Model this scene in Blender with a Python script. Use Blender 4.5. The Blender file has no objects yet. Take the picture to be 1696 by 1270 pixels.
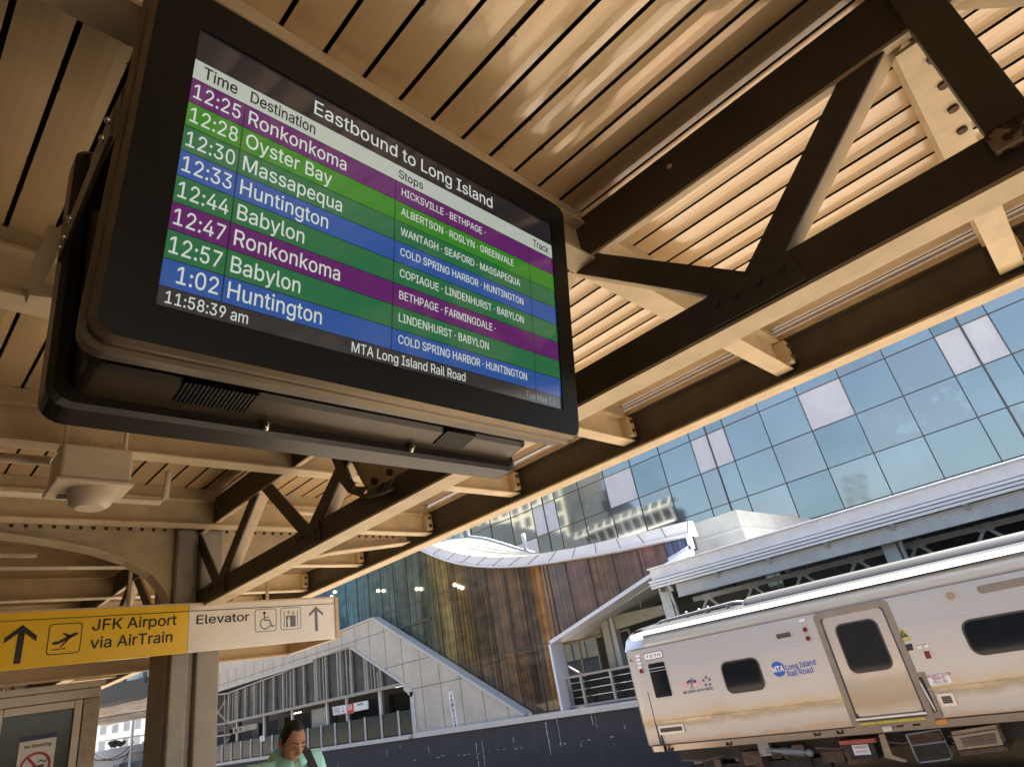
import bpy, bmesh, math, random, os
from mathutils import Vector, Matrix
rnd = random.Random(7)
SC = bpy.context.scene
COL = SC.collection

# ------------------------------------------------------------------ camera
YAW, PIT, ROL = math.radians(40.45), math.radians(25.64), math.radians(-11.17)
FOC = 1015.0                       # focal length in pixels of the 1696 px wide photograph
CAM = Vector((0.0, 0.0, 1.7))
_f = Vector((math.cos(YAW)*math.cos(PIT), math.sin(YAW)*math.cos(PIT), math.sin(PIT)))
_r0 = Vector((math.sin(YAW), -math.cos(YAW), 0.0))
_u0 = _r0.cross(_f)
_r = _r0*math.cos(ROL) + _u0*math.sin(ROL)
_u = -_r0*math.sin(ROL) + _u0*math.cos(ROL)
cam = bpy.data.cameras.new('camera')
camo = bpy.data.objects.new('camera', cam)
COL.objects.link(camo)
camo.matrix_world = Matrix(((_r.x, _u.x, -_f.x, CAM.x), (_r.y, _u.y, -_f.y, CAM.y), (_r.z, _u.z, -_f.z, CAM.z), (0, 0, 0, 1)))
cam.sensor_width = 36.0
cam.lens = 36.0*FOC/1696.0
cam.clip_start, cam.clip_end = 0.05, 3000.0
SC.camera = camo

# ------------------------------------------------------------------ light
SUN_EL, SUN_AZ = math.radians(56), math.radians(8)      # azimuth measured from +X towards +Y
world = bpy.data.worlds.new('World')
SC.world = world
world.use_nodes = True
wn = world.node_tree.nodes
sky = wn.new('ShaderNodeTexSky')
sky.sky_type = 'NISHITA'
sky.sun_disc = False
sky.sun_elevation = SUN_EL
sky.sun_rotation = math.pi/2 - SUN_AZ
sky.air_density, sky.dust_density, sky.ozone_density = 1.0, 4.5, 1.0
wn['Background'].inputs['Strength'].default_value = 0.115
world.node_tree.links.new(sky.outputs['Color'], wn['Background'].inputs['Color'])
sun = bpy.data.lights.new('sun', 'SUN')
sun.energy, sun.angle, sun.color = 5.0, math.radians(0.5), (1.0, 0.93, 0.82)
suno = bpy.data.objects.new('sun', sun)
COL.objects.link(suno)
sd = Vector((math.cos(SUN_EL)*math.cos(SUN_AZ), math.cos(SUN_EL)*math.sin(SUN_AZ), math.sin(SUN_EL)))
suno.rotation_euler = sd.to_track_quat('Z', 'Y').to_euler()
vs = SC.view_settings
vs.view_transform, vs.look, vs.exposure, vs.gamma, vs.use_curve_mapping = 'Standard', 'None', 1.92, 1.0, False
try:
    SC.cycles.use_denoising = True
    SC.cycles.max_bounces = 8
    SC.cycles.diffuse_bounces = 5
    SC.cycles.sample_clamp_indirect = 6.0
    SC.cycles.caustics_reflective = False
    SC.cycles.caustics_refractive = False
except Exception:
    pass

# ------------------------------------------------------------------ helpers
def at(px, py, X=None, Y=None, Z=None):
    """the point of the place that the photograph's pixel shows on the plane x=X, y=Y or z=Z"""
    d = _r*((px-848.0)/FOC) - _u*((py-635.0)/FOC) + _f
    t = (X-CAM.x)/d.x if X is not None else (Y-CAM.y)/d.y if Y is not None else (Z-CAM.z)/d.z
    return CAM + d*t

def project(p):
    q = Vector(p) - CAM
    k = q.dot(_f)
    if k <= 0: return None
    return (848 + FOC*q.dot(_r)/k, 635 - FOC*q.dot(_u)/k)

def in_view(p, m=40):
    q = project(p)
    return q is not None and -m < q[0] < 1696+m and -m < q[1] < 1270+m

class MB:
    """collects shapes, then links them as ONE mesh object"""
    def __init__(s):
        s.v, s.f, s.m, s.sm = [], [], [], []
    def add(s, vs_, fs, mi=0, smooth=False):
        o = len(s.v)
        s.v += [tuple(v) for v in vs_]
        for f in fs:
            s.f.append([i+o for i in f]); s.m.append(mi); s.sm.append(smooth)
        return s
    def box(s, x0, x1, y0, y1, z0, z1, mi=0):
        x0, x1 = min(x0, x1), max(x0, x1); y0, y1 = min(y0, y1), max(y0, y1); z0, z1 = min(z0, z1), max(z0, z1)
        return s.add([(x0,y0,z0),(x1,y0,z0),(x1,y1,z0),(x0,y1,z0),(x0,y0,z1),(x1,y0,z1),(x1,y1,z1),(x0,y1,z1)],
                     [(3,2,1,0),(4,5,6,7),(0,1,5,4),(1,2,6,5),(2,3,7,6),(3,0,4,7)], mi)
    def prism(s, pts, vec, mi=0):
        n = len(pts); vec = Vector(vec); pts = [Vector(p) for p in pts]
        return s.add(pts+[p+vec for p in pts], [list(range(n))[::-1], list(range(n, 2*n))]+[(i, (i+1) % n, n+(i+1) % n, n+i) for i in range(n)], mi)
    def face(s, pts, mi=0):
        return s.add(pts, [list(range(len(pts)))], mi)
    def bar(s, a, b, w, h, up=(0, 0, 1), mi=0):
        """rectangular bar from a to b, w across, h along up"""
        a, b = Vector(a), Vector(b); d = (b-a).normalized(); up = Vector(up)
        if abs(d.dot(up)) > .98: up = Vector((1, 0, 0))
        x = d.cross(up).normalized(); y = x.cross(d).normalized()
        q = [x*w/2+y*h/2, -x*w/2+y*h/2, -x*w/2-y*h/2, x*w/2-y*h/2]
        return s.prism([a+k for k in q], b-a, mi)
    def tube(s, pts, r, n=10, mi=0, caps=True):
        pts = [Vector(p) for p in pts]; rings = []
        for i, p in enumerate(pts):
            d = (pts[min(i+1, len(pts)-1)]-pts[max(i-1, 0)]).normalized()
            up = Vector((0, 0, 1)) if abs(d.z) < .95 else Vector((1, 0, 0))
            x = d.cross(up).normalized(); y = x.cross(d)
            rr = r[i] if isinstance(r, (list, tuple)) else r
            rings.append([p+(x*math.cos(2*math.pi*k/n)+y*math.sin(2*math.pi*k/n))*rr for k in range(n)])
        vv = [q for R in rings for q in R]; ff = []
        for i in range(len(rings)-1):
            for k in range(n):
                ff.append((i*n+k, i*n+(k+1) % n, (i+1)*n+(k+1) % n, (i+1)*n+k))
        s.add(vv, ff, mi, True)
        if caps:
            s.add(rings[0], [list(range(n))[::-1]], mi); s.add(rings[-1], [list(range(n))], mi)
        return s
    def disc(s, c, n, r, th, seg=20, mi=0):
        c, n = Vector(c), Vector(n).normalized()
        return s.tube([c, c+n*th], r, seg, mi)
    def ball(s, c, r, n=10, mi=0, sc=(1, 1, 1)):
        c = Vector(c); vv, ff = [], []
        for i in range(n+1):
            t = math.pi*i/n
            for k in range(2*n):
                p = math.pi*k/n
                vv.append(c+Vector((math.sin(t)*math.cos(p)*sc[0], math.sin(t)*math.sin(p)*sc[1], math.cos(t)*sc[2]))*r)
        for i in range(n):
            for k in range(2*n):
                ff.append((i*2*n+k, (i+1)*2*n+k, (i+1)*2*n+(k+1) % (2*n), i*2*n+(k+1) % (2*n)))
        return s.add(vv, ff, mi, True)
    def text(s, body, o, u, v, h, width=None, align='L', mi=0, bold=0.0, squeeze=1.0):
        """flat lettering, cap height h, baseline start o, reading along u"""
        o, u, v = Vector(o), Vector(u).normalized(), Vector(v).normalized()
        vv, ff, x0, x1 = glyphs(body, bold)
        sx = h*squeeze
        if width: sx = width/(x1-x0)
        off = -x0*sx if align == 'L' else -x1*sx if align == 'R' else -(x0+x1)/2*sx
        n = u.cross(v); k = 0; w_ = bold*1.0
        for dx, dy in ([(0, 0)] if not bold else [(-w_, 0), (w_, 0), (0, w_), (0, -w_)]):
            s.add([o+u*((a+dx)*sx+off)+v*((b+dy)*h)+n*(.00016*k+.00004*c) for a, b, c in vv], ff, mi); k += 1
        return s
    def build(s, name, mats, parent=None, bevel=0.0, seg=2, smooth=None):
        me = bpy.data.meshes.new(name)
        me.from_pydata(s.v, [], s.f)
        for m in (mats if isinstance(mats, (list, tuple)) else [mats]): me.materials.append(m)
        me.polygons.foreach_set('material_index', s.m)
        me.polygons.foreach_set('use_smooth', s.sm if smooth is None else [smooth]*len(s.sm))
        me.update()
        bm = bmesh.new(); bm.from_mesh(me)
        bmesh.ops.recalc_face_normals(bm, faces=bm.faces); bm.to_mesh(me); bm.free()
        o = bpy.data.objects.new(name, me); COL.objects.link(o)
        if parent is not None:
            o.parent = parent
            m = Matrix.Identity(4); q = parent
            o.matrix_parent_inverse = world_of(parent).inverted()
        if bevel:
            b = o.modifiers.new('bevel', 'BEVEL'); b.width = bevel; b.segments = seg; b.limit_method = 'ANGLE'; b.angle_limit = math.radians(40)
        return o

def _pieces(s):
    """splits what was collected into its separate pieces"""
    key = [tuple(round(c, 5) for c in v) for v in s.v]; first = {}; par = list(range(len(s.v)))
    def root(i):
        while par[i] != i: par[i] = par[par[i]]; i = par[i]
        return i
    for i, k in enumerate(key):
        if k in first: par[root(i)] = root(first[k])
        else: first[k] = i
    for f in s.f:
        for i in f[1:]: par[root(i)] = root(f[0])
    out = {}
    for f, m, q in zip(s.f, s.m, s.sm):
        mb = out.setdefault(root(f[0]), MB()); mb.add([s.v[i] for i in f], [list(range(len(f)))], m, q)
    return list(out.values())
def build_each(s, name, mats, parent=None, bevel=0.0, smooth=None):
    r = []
    for p in _pieces(s):
        o = p.build(name, mats, parent, 0, smooth=smooth)
        bm = bmesh.new(); bm.from_mesh(o.data); bmesh.ops.remove_doubles(bm, verts=bm.verts, dist=1e-5); bmesh.ops.recalc_face_normals(bm, faces=bm.faces); bm.to_mesh(o.data); bm.free()
        if bevel:
            b = o.modifiers.new('bevel', 'BEVEL'); b.width = bevel; b.segments = 2; b.limit_method = 'ANGLE'
        r.append(o)
    return r
def world_of(o):
    if o.parent is None: return Matrix.Translation(o.location) @ o.rotation_euler.to_matrix().to_4x4()
    return world_of(o.parent) @ o.matrix_parent_inverse @ Matrix.Translation(o.location)

FONT = None
try:
    FONT = bpy.data.fonts.load(os.path.join(bpy.utils.system_resource('DATAFILES'), 'fonts', 'Inter.woff2'))
except Exception:
    FONT = None
_gc = {}
def glyphs(body, bold):
    """outlines of a line of lettering, filled contour by contour so that overlapping strokes stay whole"""
    if body in _gc: return _gc[body]
    from mathutils.geometry import delaunay_2d_cdt
    cu = bpy.data.curves.new('lettering', 'FONT'); cu.body = body
    if FONT: cu.font = FONT
    ob = bpy.data.objects.new('lettering', cu); COL.objects.link(ob)
    dg = bpy.context.evaluated_depsgraph_get(); dg.update()
    ev = ob.evaluated_get(dg); c = ev.to_curve(dg)
    loops = []
    for sp in c.splines:
        pts = []
        P_ = sp.bezier_points; n = len(P_)
        for i in range(n):
            p, q = P_[i], P_[(i+1) % n]
            a, b, d, e = p.co, p.handle_right, q.handle_left, q.co
            straight = (b-a).cross(e-a).length < 1e-5 and (d-a).cross(e-a).length < 1e-5
            m = 1 if straight else 4
            for k in range(m):
                t = k/m; r = a*(1-t)**3+b*3*t*(1-t)**2+d*3*t*t*(1-t)+e*t**3
                pts.append((r.x/CAPH, r.y/CAPH))
        out = [p for i, p in enumerate(pts) if (p[0]-pts[i-1][0])**2+(p[1]-pts[i-1][1])**2 > 1e-10]
        if len(out) > 2: loops.append((out, sum(out[i-1][0]*out[i][1]-out[i][0]*out[i-1][1] for i in range(len(out)))/2))
    ev.to_curve_clear(); bpy.data.objects.remove(ob); bpy.data.curves.remove(cu)
    bb_ = [(min(p[0] for p in l), max(p[0] for p in l), l) for l, _ in loops]
    def wind(x, y):
        w = 0
        for x_min, x_max, l in bb_:
            if not x_min <= x <= x_max: continue
            for i in range(len(l)):
                (x0, y0), (x1, y1) = l[i-1], l[i]
                if (y0 > y) != (y1 > y) and x < (x1-x0)*(y-y0)/(y1-y0)+x0: w += 1 if y1 > y0 else -1
        return w
    pv, pe = [], []
    for l, _ in loops:
        o = len(pv); pv += [Vector(p) for p in l]; pe += [(o+i, o+(i+1) % len(l)) for i in range(len(l))]
    vv, ff = [], []
    if pv:
        cv, _, cf = delaunay_2d_cdt(pv, pe, [], 0, 1e-6)[:3]
        vv = [(p.x, p.y, 0) for p in cv]
        for t in cf:
            if wind(sum(cv[i].x for i in t)/len(t), sum(cv[i].y for i in t)/len(t)): ff.append(list(t))
    xs = [q[0] for q in vv] or [0, 1]
    _gc[body] = (vv, ff, min(xs), max(xs))
    return _gc[body]
CAPH = 1.0
_h = glyphs('H', 0.0); CAPH = max(b[1] for b in _h[0]) - min(b[1] for b in _h[0]); _gc.clear()

def tag(o, label=None, cat=None, group=None, kind=None):
    if label: o['label'] = label
    if cat: o['category'] = cat
    if group: o['group'] = group
    if kind: o['kind'] = kind
    return o
def thing(name, loc, label, cat, group=None):
    o = bpy.data.objects.new(name, None); COL.objects.link(o)
    o.location = loc; o.empty_display_size = .2
    return tag(o, label, cat, group)
def copy_tree(o, delta, parent=None):
    c = o.copy(); COL.objects.link(c)
    if parent is None: c.location = Vector(o.location)+Vector(delta)
    else: c.parent = parent
    for ch in list(o.children): copy_tree(ch, delta, c)
    return c

def mat(name, col, rough=0.6, metal=0.0, var=0.0, scale=4.0, bump=0.0, bscale=60.0, spec=0.5, coat=0.0, spots=None, stretch=(1, 1, 1), emit=None, estr=0.0, col2=None, alpha=1.0, rvar=0.0):
    m = bpy.data.materials.new(name); m.use_nodes = True
    nt = m.node_tree; N, L = nt.nodes, nt.links; b = N['Principled BSDF']
    b.inputs['Base Color'].default_value = (*col, 1); b.inputs['Roughness'].default_value = rough
    b.inputs['Metallic'].default_value = metal; b.inputs['Specular IOR Level'].default_value = spec
    b.inputs['Coat Weight'].default_value = coat; b.inputs['Coat Roughness'].default_value = .08
    b.inputs['Alpha'].default_value = alpha
    if emit: b.inputs['Emission Color'].default_value = (*emit, 1); b.inputs['Emission Strength'].default_value = estr
    if var or bump or spots or rvar:
        tc = N.new('ShaderNodeNewGeometry'); mp = N.new('ShaderNodeMapping'); mp.inputs['Scale'].default_value = stretch
        L.new(tc.outputs['Position'], mp.inputs['Vector'])
        src = mp.outputs['Vector']
    out = None
    if var:
        n = N.new('ShaderNodeTexNoise'); n.inputs['Scale'].default_value = scale; n.inputs['Detail'].default_value = 8; n.inputs['Roughness'].default_value = .62
        L.new(src, n.inputs['Vector'])
        r = N.new('ShaderNodeValToRGB'); r.color_ramp.elements[0].position = .32; r.color_ramp.elements[1].position = .68
        c2 = col2 or tuple(max(0, c*(1-var)) for c in col)
        hi = tuple(min(1, c*(1+var*.25)) for c in col) if not col2 else col
        r.color_ramp.elements[0].color = (*c2, 1); r.color_ramp.elements[1].color = (*hi, 1)
        L.new(n.outputs['Fac'], r.inputs['Fac']); out = r.outputs['Color']
    if spots:                                       # (colour, noise scale, threshold): chips, rust, dirt
        n2 = N.new('ShaderNodeTexNoise'); n2.inputs['Scale'].default_value = spots[1]; n2.inputs['Detail'].default_value = 6; n2.inputs['Roughness'].default_value = .6
        L.new(src, n2.inputs['Vector'])
        r2 = N.new('ShaderNodeValToRGB'); r2.color_ramp.elements[0].position = spots[2]; r2.color_ramp.elements[1].position = min(1, spots[2]+.035)
        L.new(n2.outputs['Fac'], r2.inputs['Fac'])
        mx = N.new('ShaderNodeMix'); mx.data_type = 'RGBA'
        mx.inputs[6].default_value = (*col, 1)
        if out: L.new(out, mx.inputs[6])
        mx.inputs[7].default_value = (*spots[0], 1)
        L.new(r2.outputs['Color'], mx.inputs[0]); out = mx.outputs[2]
    if out: L.new(out, b.inputs['Base Color'])
    if rvar:
        n4 = N.new('ShaderNodeTexNoise'); n4.inputs['Scale'].default_value = scale*1.7; n4.inputs['Detail'].default_value = 5
        L.new(src, n4.inputs['Vector']); mr = N.new('ShaderNodeMapRange'); mr.inputs[3].default_value = max(.02, rough-rvar); mr.inputs[4].default_value = min(1, rough+rvar)
        mr.inputs[1].default_value = .3; mr.inputs[2].default_value = .7
        L.new(n4.outputs['Fac'], mr.inputs[0]); L.new(mr.outputs[0], b.inputs['Roughness'])
    if bump:
        n3 = N.new('ShaderNodeTexNoise'); n3.inputs['Scale'].default_value = bscale; n3.inputs['Detail'].default_value = 3
        L.new(src, n3.inputs['Vector']); bp = N.new('ShaderNodeBump'); bp.inputs['Strength'].default_value = bump; bp.inputs['Distance'].default_value = .01
        L.new(n3.outputs['Fac'], bp.inputs['Height']); L.new(bp.outputs['Normal'], b.inputs['Normal'])
    return m

def flat_grad(name, stops, axis, lo, hi, rough, metal=0.0, noise=.15, nscale=3.0, stretch=(1, 1, 1), coat=0.0, spec=.5):
    """colour ramp along a world axis (paint or dirt with a place of its own) broken up with noise"""
    m = bpy.data.materials.new(name); m.use_nodes = True
    nt = m.node_tree; N, L = nt.nodes, nt.links; b = N['Principled BSDF']
    g = N.new('ShaderNodeNewGeometry'); sp = N.new('ShaderNodeSeparateXYZ'); L.new(g.outputs['Position'], sp.inputs[0])
    mr = N.new('ShaderNodeMapRange'); mr.inputs[1].default_value = lo; mr.inputs[2].default_value = hi
    L.new(sp.outputs[axis], mr.inputs[0])
    mp = N.new('ShaderNodeMapping'); mp.inputs['Scale'].default_value = stretch; L.new(g.outputs['Position'], mp.inputs['Vector'])
    n = N.new('ShaderNodeTexNoise'); n.inputs['Scale'].default_value = nscale; n.inputs['Detail'].default_value = 7; n.inputs['Roughness'].default_value = .6
    L.new(mp.outputs['Vector'], n.inputs['Vector'])
    ma = N.new('ShaderNodeMath'); ma.operation = 'MULTIPLY_ADD'; ma.inputs[1].default_value = noise; L.new(n.outputs['Fac'], ma.inputs[0])
    sb = N.new('ShaderNodeMath'); sb.operation = 'SUBTRACT'; L.new(mr.outputs[0], sb.inputs[0]); sb.inputs[1].default_value = noise/2
    L.new(sb.outputs[0], ma.inputs[2])
    r = N.new('ShaderNodeValToRGB'); cr = r.color_ramp
    while len(cr.elements) < len(stops): cr.elements.new(.5)
    for e, (p, c) in zip(cr.elements, stops): e.position = p; e.color = (*c, 1)
    L.new(ma.outputs[0], r.inputs['Fac']); L.new(r.outputs['Color'], b.inputs['Base Color'])
    b.inputs['Roughness'].default_value = rough; b.inputs['Metallic'].default_value = metal; b.inputs['Coat Weight'].default_value = coat
    b.inputs['Coat Roughness'].default_value = .06; b.inputs['Specular IOR Level'].default_value = spec
    return m

# ------------------------------------------------------------------ materials
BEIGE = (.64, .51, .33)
M = {}
M['deck'] = mat('deck paint', (.67, .49, .28), .22, .15, .10, .6, .0, 5, coat=1.0)
def edge_chips(m, x0, pitch):
    """peeling paint: dark chips only along the two long edges of each metal plank"""
    nt = m.node_tree; N, L = nt.nodes, nt.links; b = N['Principled BSDF']
    g = N.new('ShaderNodeNewGeometry'); sp = N.new('ShaderNodeSeparateXYZ'); L.new(g.outputs['Position'], sp.inputs[0])
    def mth(op, a, v=None):
        q = N.new('ShaderNodeMath'); q.operation = op; L.new(a, q.inputs[0])
        if v is not None: q.inputs[1].default_value = v
        return q.outputs[0]
    fr = mth('FRACT', mth('DIVIDE', mth('SUBTRACT', sp.outputs[0], x0-50*pitch), pitch))
    ed_ = mth('ABSOLUTE', mth('SUBTRACT', fr, .5))                      # .5 at the seams
    n = N.new('ShaderNodeTexNoise'); n.inputs['Scale'].default_value = 26; n.inputs['Detail'].default_value = 6; n.inputs['Roughness'].default_value = .65
    L.new(g.outputs['Position'], n.inputs['Vector'])
    n2 = N.new('ShaderNodeTexNoise'); n2.inputs['Scale'].default_value = 2.2; L.new(g.outputs['Position'], n2.inputs['Vector'])
    mr = N.new('ShaderNodeMapRange'); mr.inputs[1].default_value = .36; mr.inputs[2].default_value = .5; mr.inputs[3].default_value = 0; mr.inputs[4].default_value = .20; L.new(ed_, mr.inputs[0])
    ad = N.new('ShaderNodeMath'); ad.operation = 'ADD'; L.new(n.outputs['Fac'], ad.inputs[0]); L.new(mr.outputs[0], ad.inputs[1])
    ad2 = N.new('ShaderNodeMath'); ad2.operation = 'MULTIPLY_ADD'; ad2.inputs[1].default_value = .25; L.new(n2.outputs['Fac'], ad2.inputs[0]); L.new(ad.outputs[0], ad2.inputs[2])
    r = N.new('ShaderNodeMapRange'); r.inputs[1].default_value = .865; r.inputs[2].default_value = .895; L.new(ad2.outputs[0], r.inputs[0])
    mx = N.new('ShaderNodeMix'); mx.data_type = 'RGBA'; src = b.inputs['Base Color'].links[0].from_socket
    L.new(r.outputs[0], mx.inputs[0]); L.new(src, mx.inputs[6]); mx.inputs[7].default_value = (.09, .05, .03, 1); L.new(mx.outputs[2], b.inputs['Base Color'])
edge_chips(M['deck'], .562, .1436)
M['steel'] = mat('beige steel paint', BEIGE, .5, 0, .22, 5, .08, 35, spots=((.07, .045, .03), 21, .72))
M['dark_shaded_steel'] = mat('steel paint with shade in colour', (.075, .06, .043), .5, 0, .4, 3.5, .12, 40, spots=((.16, .09, .045), 17, .74))  # beige steel darkened in colour for shade on truss and edge beam faces
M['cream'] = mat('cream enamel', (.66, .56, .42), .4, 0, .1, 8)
M['rust'] = mat('rusty bolt', (.10, .06, .035), .7, .3, .5, 30)
M['seam'] = mat('seam shadow gap', (.03, .02, .012), .9)
M['black_case'] = mat('black powder coat', (.009, .0085, .008), .42, 0, .2, 30, .05, 400)
M['black_matt'] = mat('black shell plastic', (.018, .015, .011), .3, 0, .2, 12)
M['bezel'] = mat('dark bronze trim', (.20, .16, .11), .36, .8, .15, 12)
M['chrome'] = mat('bright bolt', (.7, .65, .55), .2, 1)
M['concrete'] = mat('platform concrete', (.37, .315, .24), .85, 0, .25, 1.3, .15, 50)
M['ballast'] = mat('track ballast', (.42, .39, .35), .95, 0, .4, 9, .6, 14)
M['rail'] = mat('rail steel', (.35, .24, .17), .45, .8, .3, 6)
# ------------------------------------------------------------------ setting: ground, tracks, platforms
g = MB(); g.box(-400, 400, -400, 700, -2.6, -1.65)
tag(g.build('ground', M['ballast']), kind='structure')
pf = MB(); pf.box(-6, 3.95, -60, 90, -1.64, 0)
tag(pf.build('platform_slab', M['concrete'], bevel=.02), kind='structure')  # raised slab of the near station platform
pf = MB(); pf.box(17.45, 24.2, -60, 11.0, -1.64, -.12)
tag(pf.build('far_platform_slab', M['concrete'], bevel=.02), kind='structure')  # raised slab of the far station platform
sw0 = MB(); sw0.box(-6.4, -6.05, -40, 60, -1.6, 4.2)  # unseen wall added to keep light off the left ceiling
tag(sw0.build('shade_wall', mat('dark shade wall', (.06, .05, .04), .8, 0, .3, 2)), 'unseen dark wall added to shade the platform behind the second row of columns', 'wall')
M['tie'] = mat('weathered tie', (.30, .22, .15), .9, 0, .3, 8)
for xc, lb in ((5.75, 'nearest railway track beside the platform edge'), (9.9, 'middle railway track between the platforms'), (15.5, 'railway track under the stainless train')):
    tr = MB()
    for s in (-.72, .72):
        tr.box(xc+s-.035, xc+s+.035, -60, 90, -1.57, -1.40)
    for k in range(220):
        y = -50+k*.62
        tr.box(xc-1.25, xc+1.25, y, y+.23, -1.649, -1.575, 1)
    tag(tr.build('railway_track', [M['rail'], M['tie']]), lb, 'track', 'railway tracks between the platforms')

# ------------------------------------------------------------------ near canopy
RY = [1.125+1.325*k for k in range(-3, 22)]                 # rafter lines
DZ, RZ = 3.56, 3.25                                         # deck underside, rafter underside
FX = 4.2                                                    # fascia line
Y0, Y1 = -9.5, 46.0
canopy = thing('platform_canopy', (2, 0, 0), 'steel platform canopy with beige plank ceiling and dark edge beam overhead', 'canopy')
d = MB()
pitch = .1436; x = .562-pitch*30
while x < FX:
    a, b = x+.0078, x+pitch-.0078
    sag = [0, .0034, .0046, .0034, 0]; n = 5
    jz = rnd.uniform(-.0012, .0012); tl = rnd.uniform(-.006, .006)
    prof = [(a, .03)] + [(a+(b-a)*k/(n-1), -sag[k]+jz+tl*(k/(n-1)-.5)) for k in range(n)] + [(b, .03)]
    v0 = [(px, Y0, DZ+pz) for px, pz in prof]; v1 = [(px, Y1, DZ+pz) for px, pz in prof]
    m_ = len(prof)
    d.add(v0+v1, [(k, k+1, m_+k+1, m_+k) for k in range(1, m_-2)], 0, False)
    d.add(v0+v1, [(k, k+1, m_+k+1, m_+k) for k in (0, m_-2)], 1, False)
    x += pitch
d.box(-5.6, FX, Y0, Y1, DZ+.028, DZ+.06, 1); d.box(-5.6, FX+.06, Y0, Y1, DZ+.061, DZ+.12, 2)
d.build('roof_deck', [M['deck'], M['seam'], M['concrete']], canopy)
raf = MB()
def rafter_mesh(y):
    r = MB()
    x0, x1 = (1.99 if abs(y-RY[2]) < .01 else -5.5), FX-.03
    r.box(x0, x1, y-.006, y+.006, RZ+.012, RZ+.20)           # web
    r.box(x0, x1, y-.058, y+.058, RZ, RZ+.012)               # bottom flange
    r.box(x0, x1, y-.058, y+.058, RZ+.198, RZ+.212)          # top flange
    r.box(x0, x1, y-.028, y+.028, RZ+.212, DZ-.004)          # nailing strip above it
    for xe in (x1-.012,):                                    # clip angle with bolts at the edge beam
        r.box(xe-.07, xe, y-.09, y-.007, RZ+.03, RZ+.19)
        for zz in (.07, .15):
            r.disc((xe-.035, y-.09, RZ+zz), (0, -1, 0), .016, .02, 8, 1)
    return r
first = rafter_mesh(RY[3]).build('rafter', [M['steel'], M['rust']], canopy)
for k, y in enumerate(RY):
    if k == 3: continue
    if k == 2: rafter_mesh(y).build('rafter', [M['steel'], M['rust']], canopy); continue
    c = first.copy(); COL.objects.link(c); c.parent = canopy; c.matrix_parent_inverse = first.matrix_parent_inverse.copy(); c.location = (0, y-RY[3], 0)
f = MB()
f.box(FX-.006, FX+.012, Y0, Y1, 3.21, 3.47)                   # web, channel opening outwards
f.box(FX-.05, FX+.09, Y0, Y1, 3.195, 3.21)
f.box(FX-.03, FX+.09, Y0, Y1, 3.47, 3.482)
for y in RY:
    for zz in (RZ+.06, RZ+.15):
        f.ball((FX-.008, y+.06, zz), .017, 5, 1)
f.build('edge_beam', [M['dark_shaded_steel'], M['rust']], canopy)
f = MB(); f.box(FX-.055, FX+.10, Y0, Y1, 3.18, 3.194); f.box(FX-.03, FX+.002, Y0, Y1, 3.4825, 3.52)
f.build('edge_trim', M['steel'], canopy)

# ------------------------------------------------------------------ longitudinal trusses and columns
TX = 2.0
COLY = [-.27-5.86, -.27, 5.6, 11.46, 17.3, 23.2]
def truss(ya, yb, label):
    t = thing('roof_truss', (TX, (ya+yb)/2, 2.7), label, 'truss', 'trusses along the column line')
    def chord(z0, z1, name, fl):
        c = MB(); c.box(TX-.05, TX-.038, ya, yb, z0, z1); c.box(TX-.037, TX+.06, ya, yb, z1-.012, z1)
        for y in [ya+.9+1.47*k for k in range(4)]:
            c.disc((TX-.05, y, (z0+z1)/2+.03), (-1, 0, 0), .011, .004, 8, 1)  # cream discs drawn as light showing through small holes
        o = c.build(name, [M['dark_shaded_steel'], M['cream']], t)
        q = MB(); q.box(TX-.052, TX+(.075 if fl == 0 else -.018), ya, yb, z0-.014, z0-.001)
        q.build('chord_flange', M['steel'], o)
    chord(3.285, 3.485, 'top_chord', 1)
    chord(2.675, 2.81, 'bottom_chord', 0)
    L_ = yb-ya; s = L_/5.86
    top = [ya+.12, ya+1.5*s, ya+3.02*s, ya+4.52*s, yb-.08]
    bot = [ya+.79*s, ya+2.28*s, ya+3.84*s, ya+5.24*s]
    for k, yb_ in enumerate(bot):
        for yt in (top[k], top[k+1]):
            m = MB(); a, b = Vector((TX-.045, yb_, 2.76)), Vector((TX-.045, yt, 3.36))
            dd = (b-a).normalized(); nn = Vector((0, dd.z, -dd.y))
            # T section: web with shade in its colour facing the platform, pale flange behind
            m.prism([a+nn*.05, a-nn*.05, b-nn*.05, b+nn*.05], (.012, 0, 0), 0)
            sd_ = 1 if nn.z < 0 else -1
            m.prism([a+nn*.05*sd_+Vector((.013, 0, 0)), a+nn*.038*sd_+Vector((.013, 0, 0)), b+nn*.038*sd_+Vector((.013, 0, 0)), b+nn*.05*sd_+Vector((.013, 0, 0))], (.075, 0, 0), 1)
            m.build('diagonal', [M['dark_shaded_steel'], M['steel']], t)
        gp = MB(); gp.prism([(TX-.062, yb_-.17, 2.68), (TX-.062, yb_+.17, 2.68), (TX-.062, yb_+.15, 2.808), (TX-.062, yb_-.15, 2.808)], (.009, 0, 0))
        for q in (-.11, -.03, .06, .13): gp.disc((TX-.062, yb_+q, 2.76), (-1, 0, 0), .015, .012, 8)
        gp.build('gusset_plate', M['dark_shaded_steel'], t, .002)
    return t
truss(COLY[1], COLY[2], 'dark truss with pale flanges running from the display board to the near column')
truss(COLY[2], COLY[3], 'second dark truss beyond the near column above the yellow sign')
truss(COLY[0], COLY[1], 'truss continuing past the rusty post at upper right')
truss(COLY[3], COLY[4], 'farthest dark truss glimpsed under the canopy past the second truss')

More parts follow.
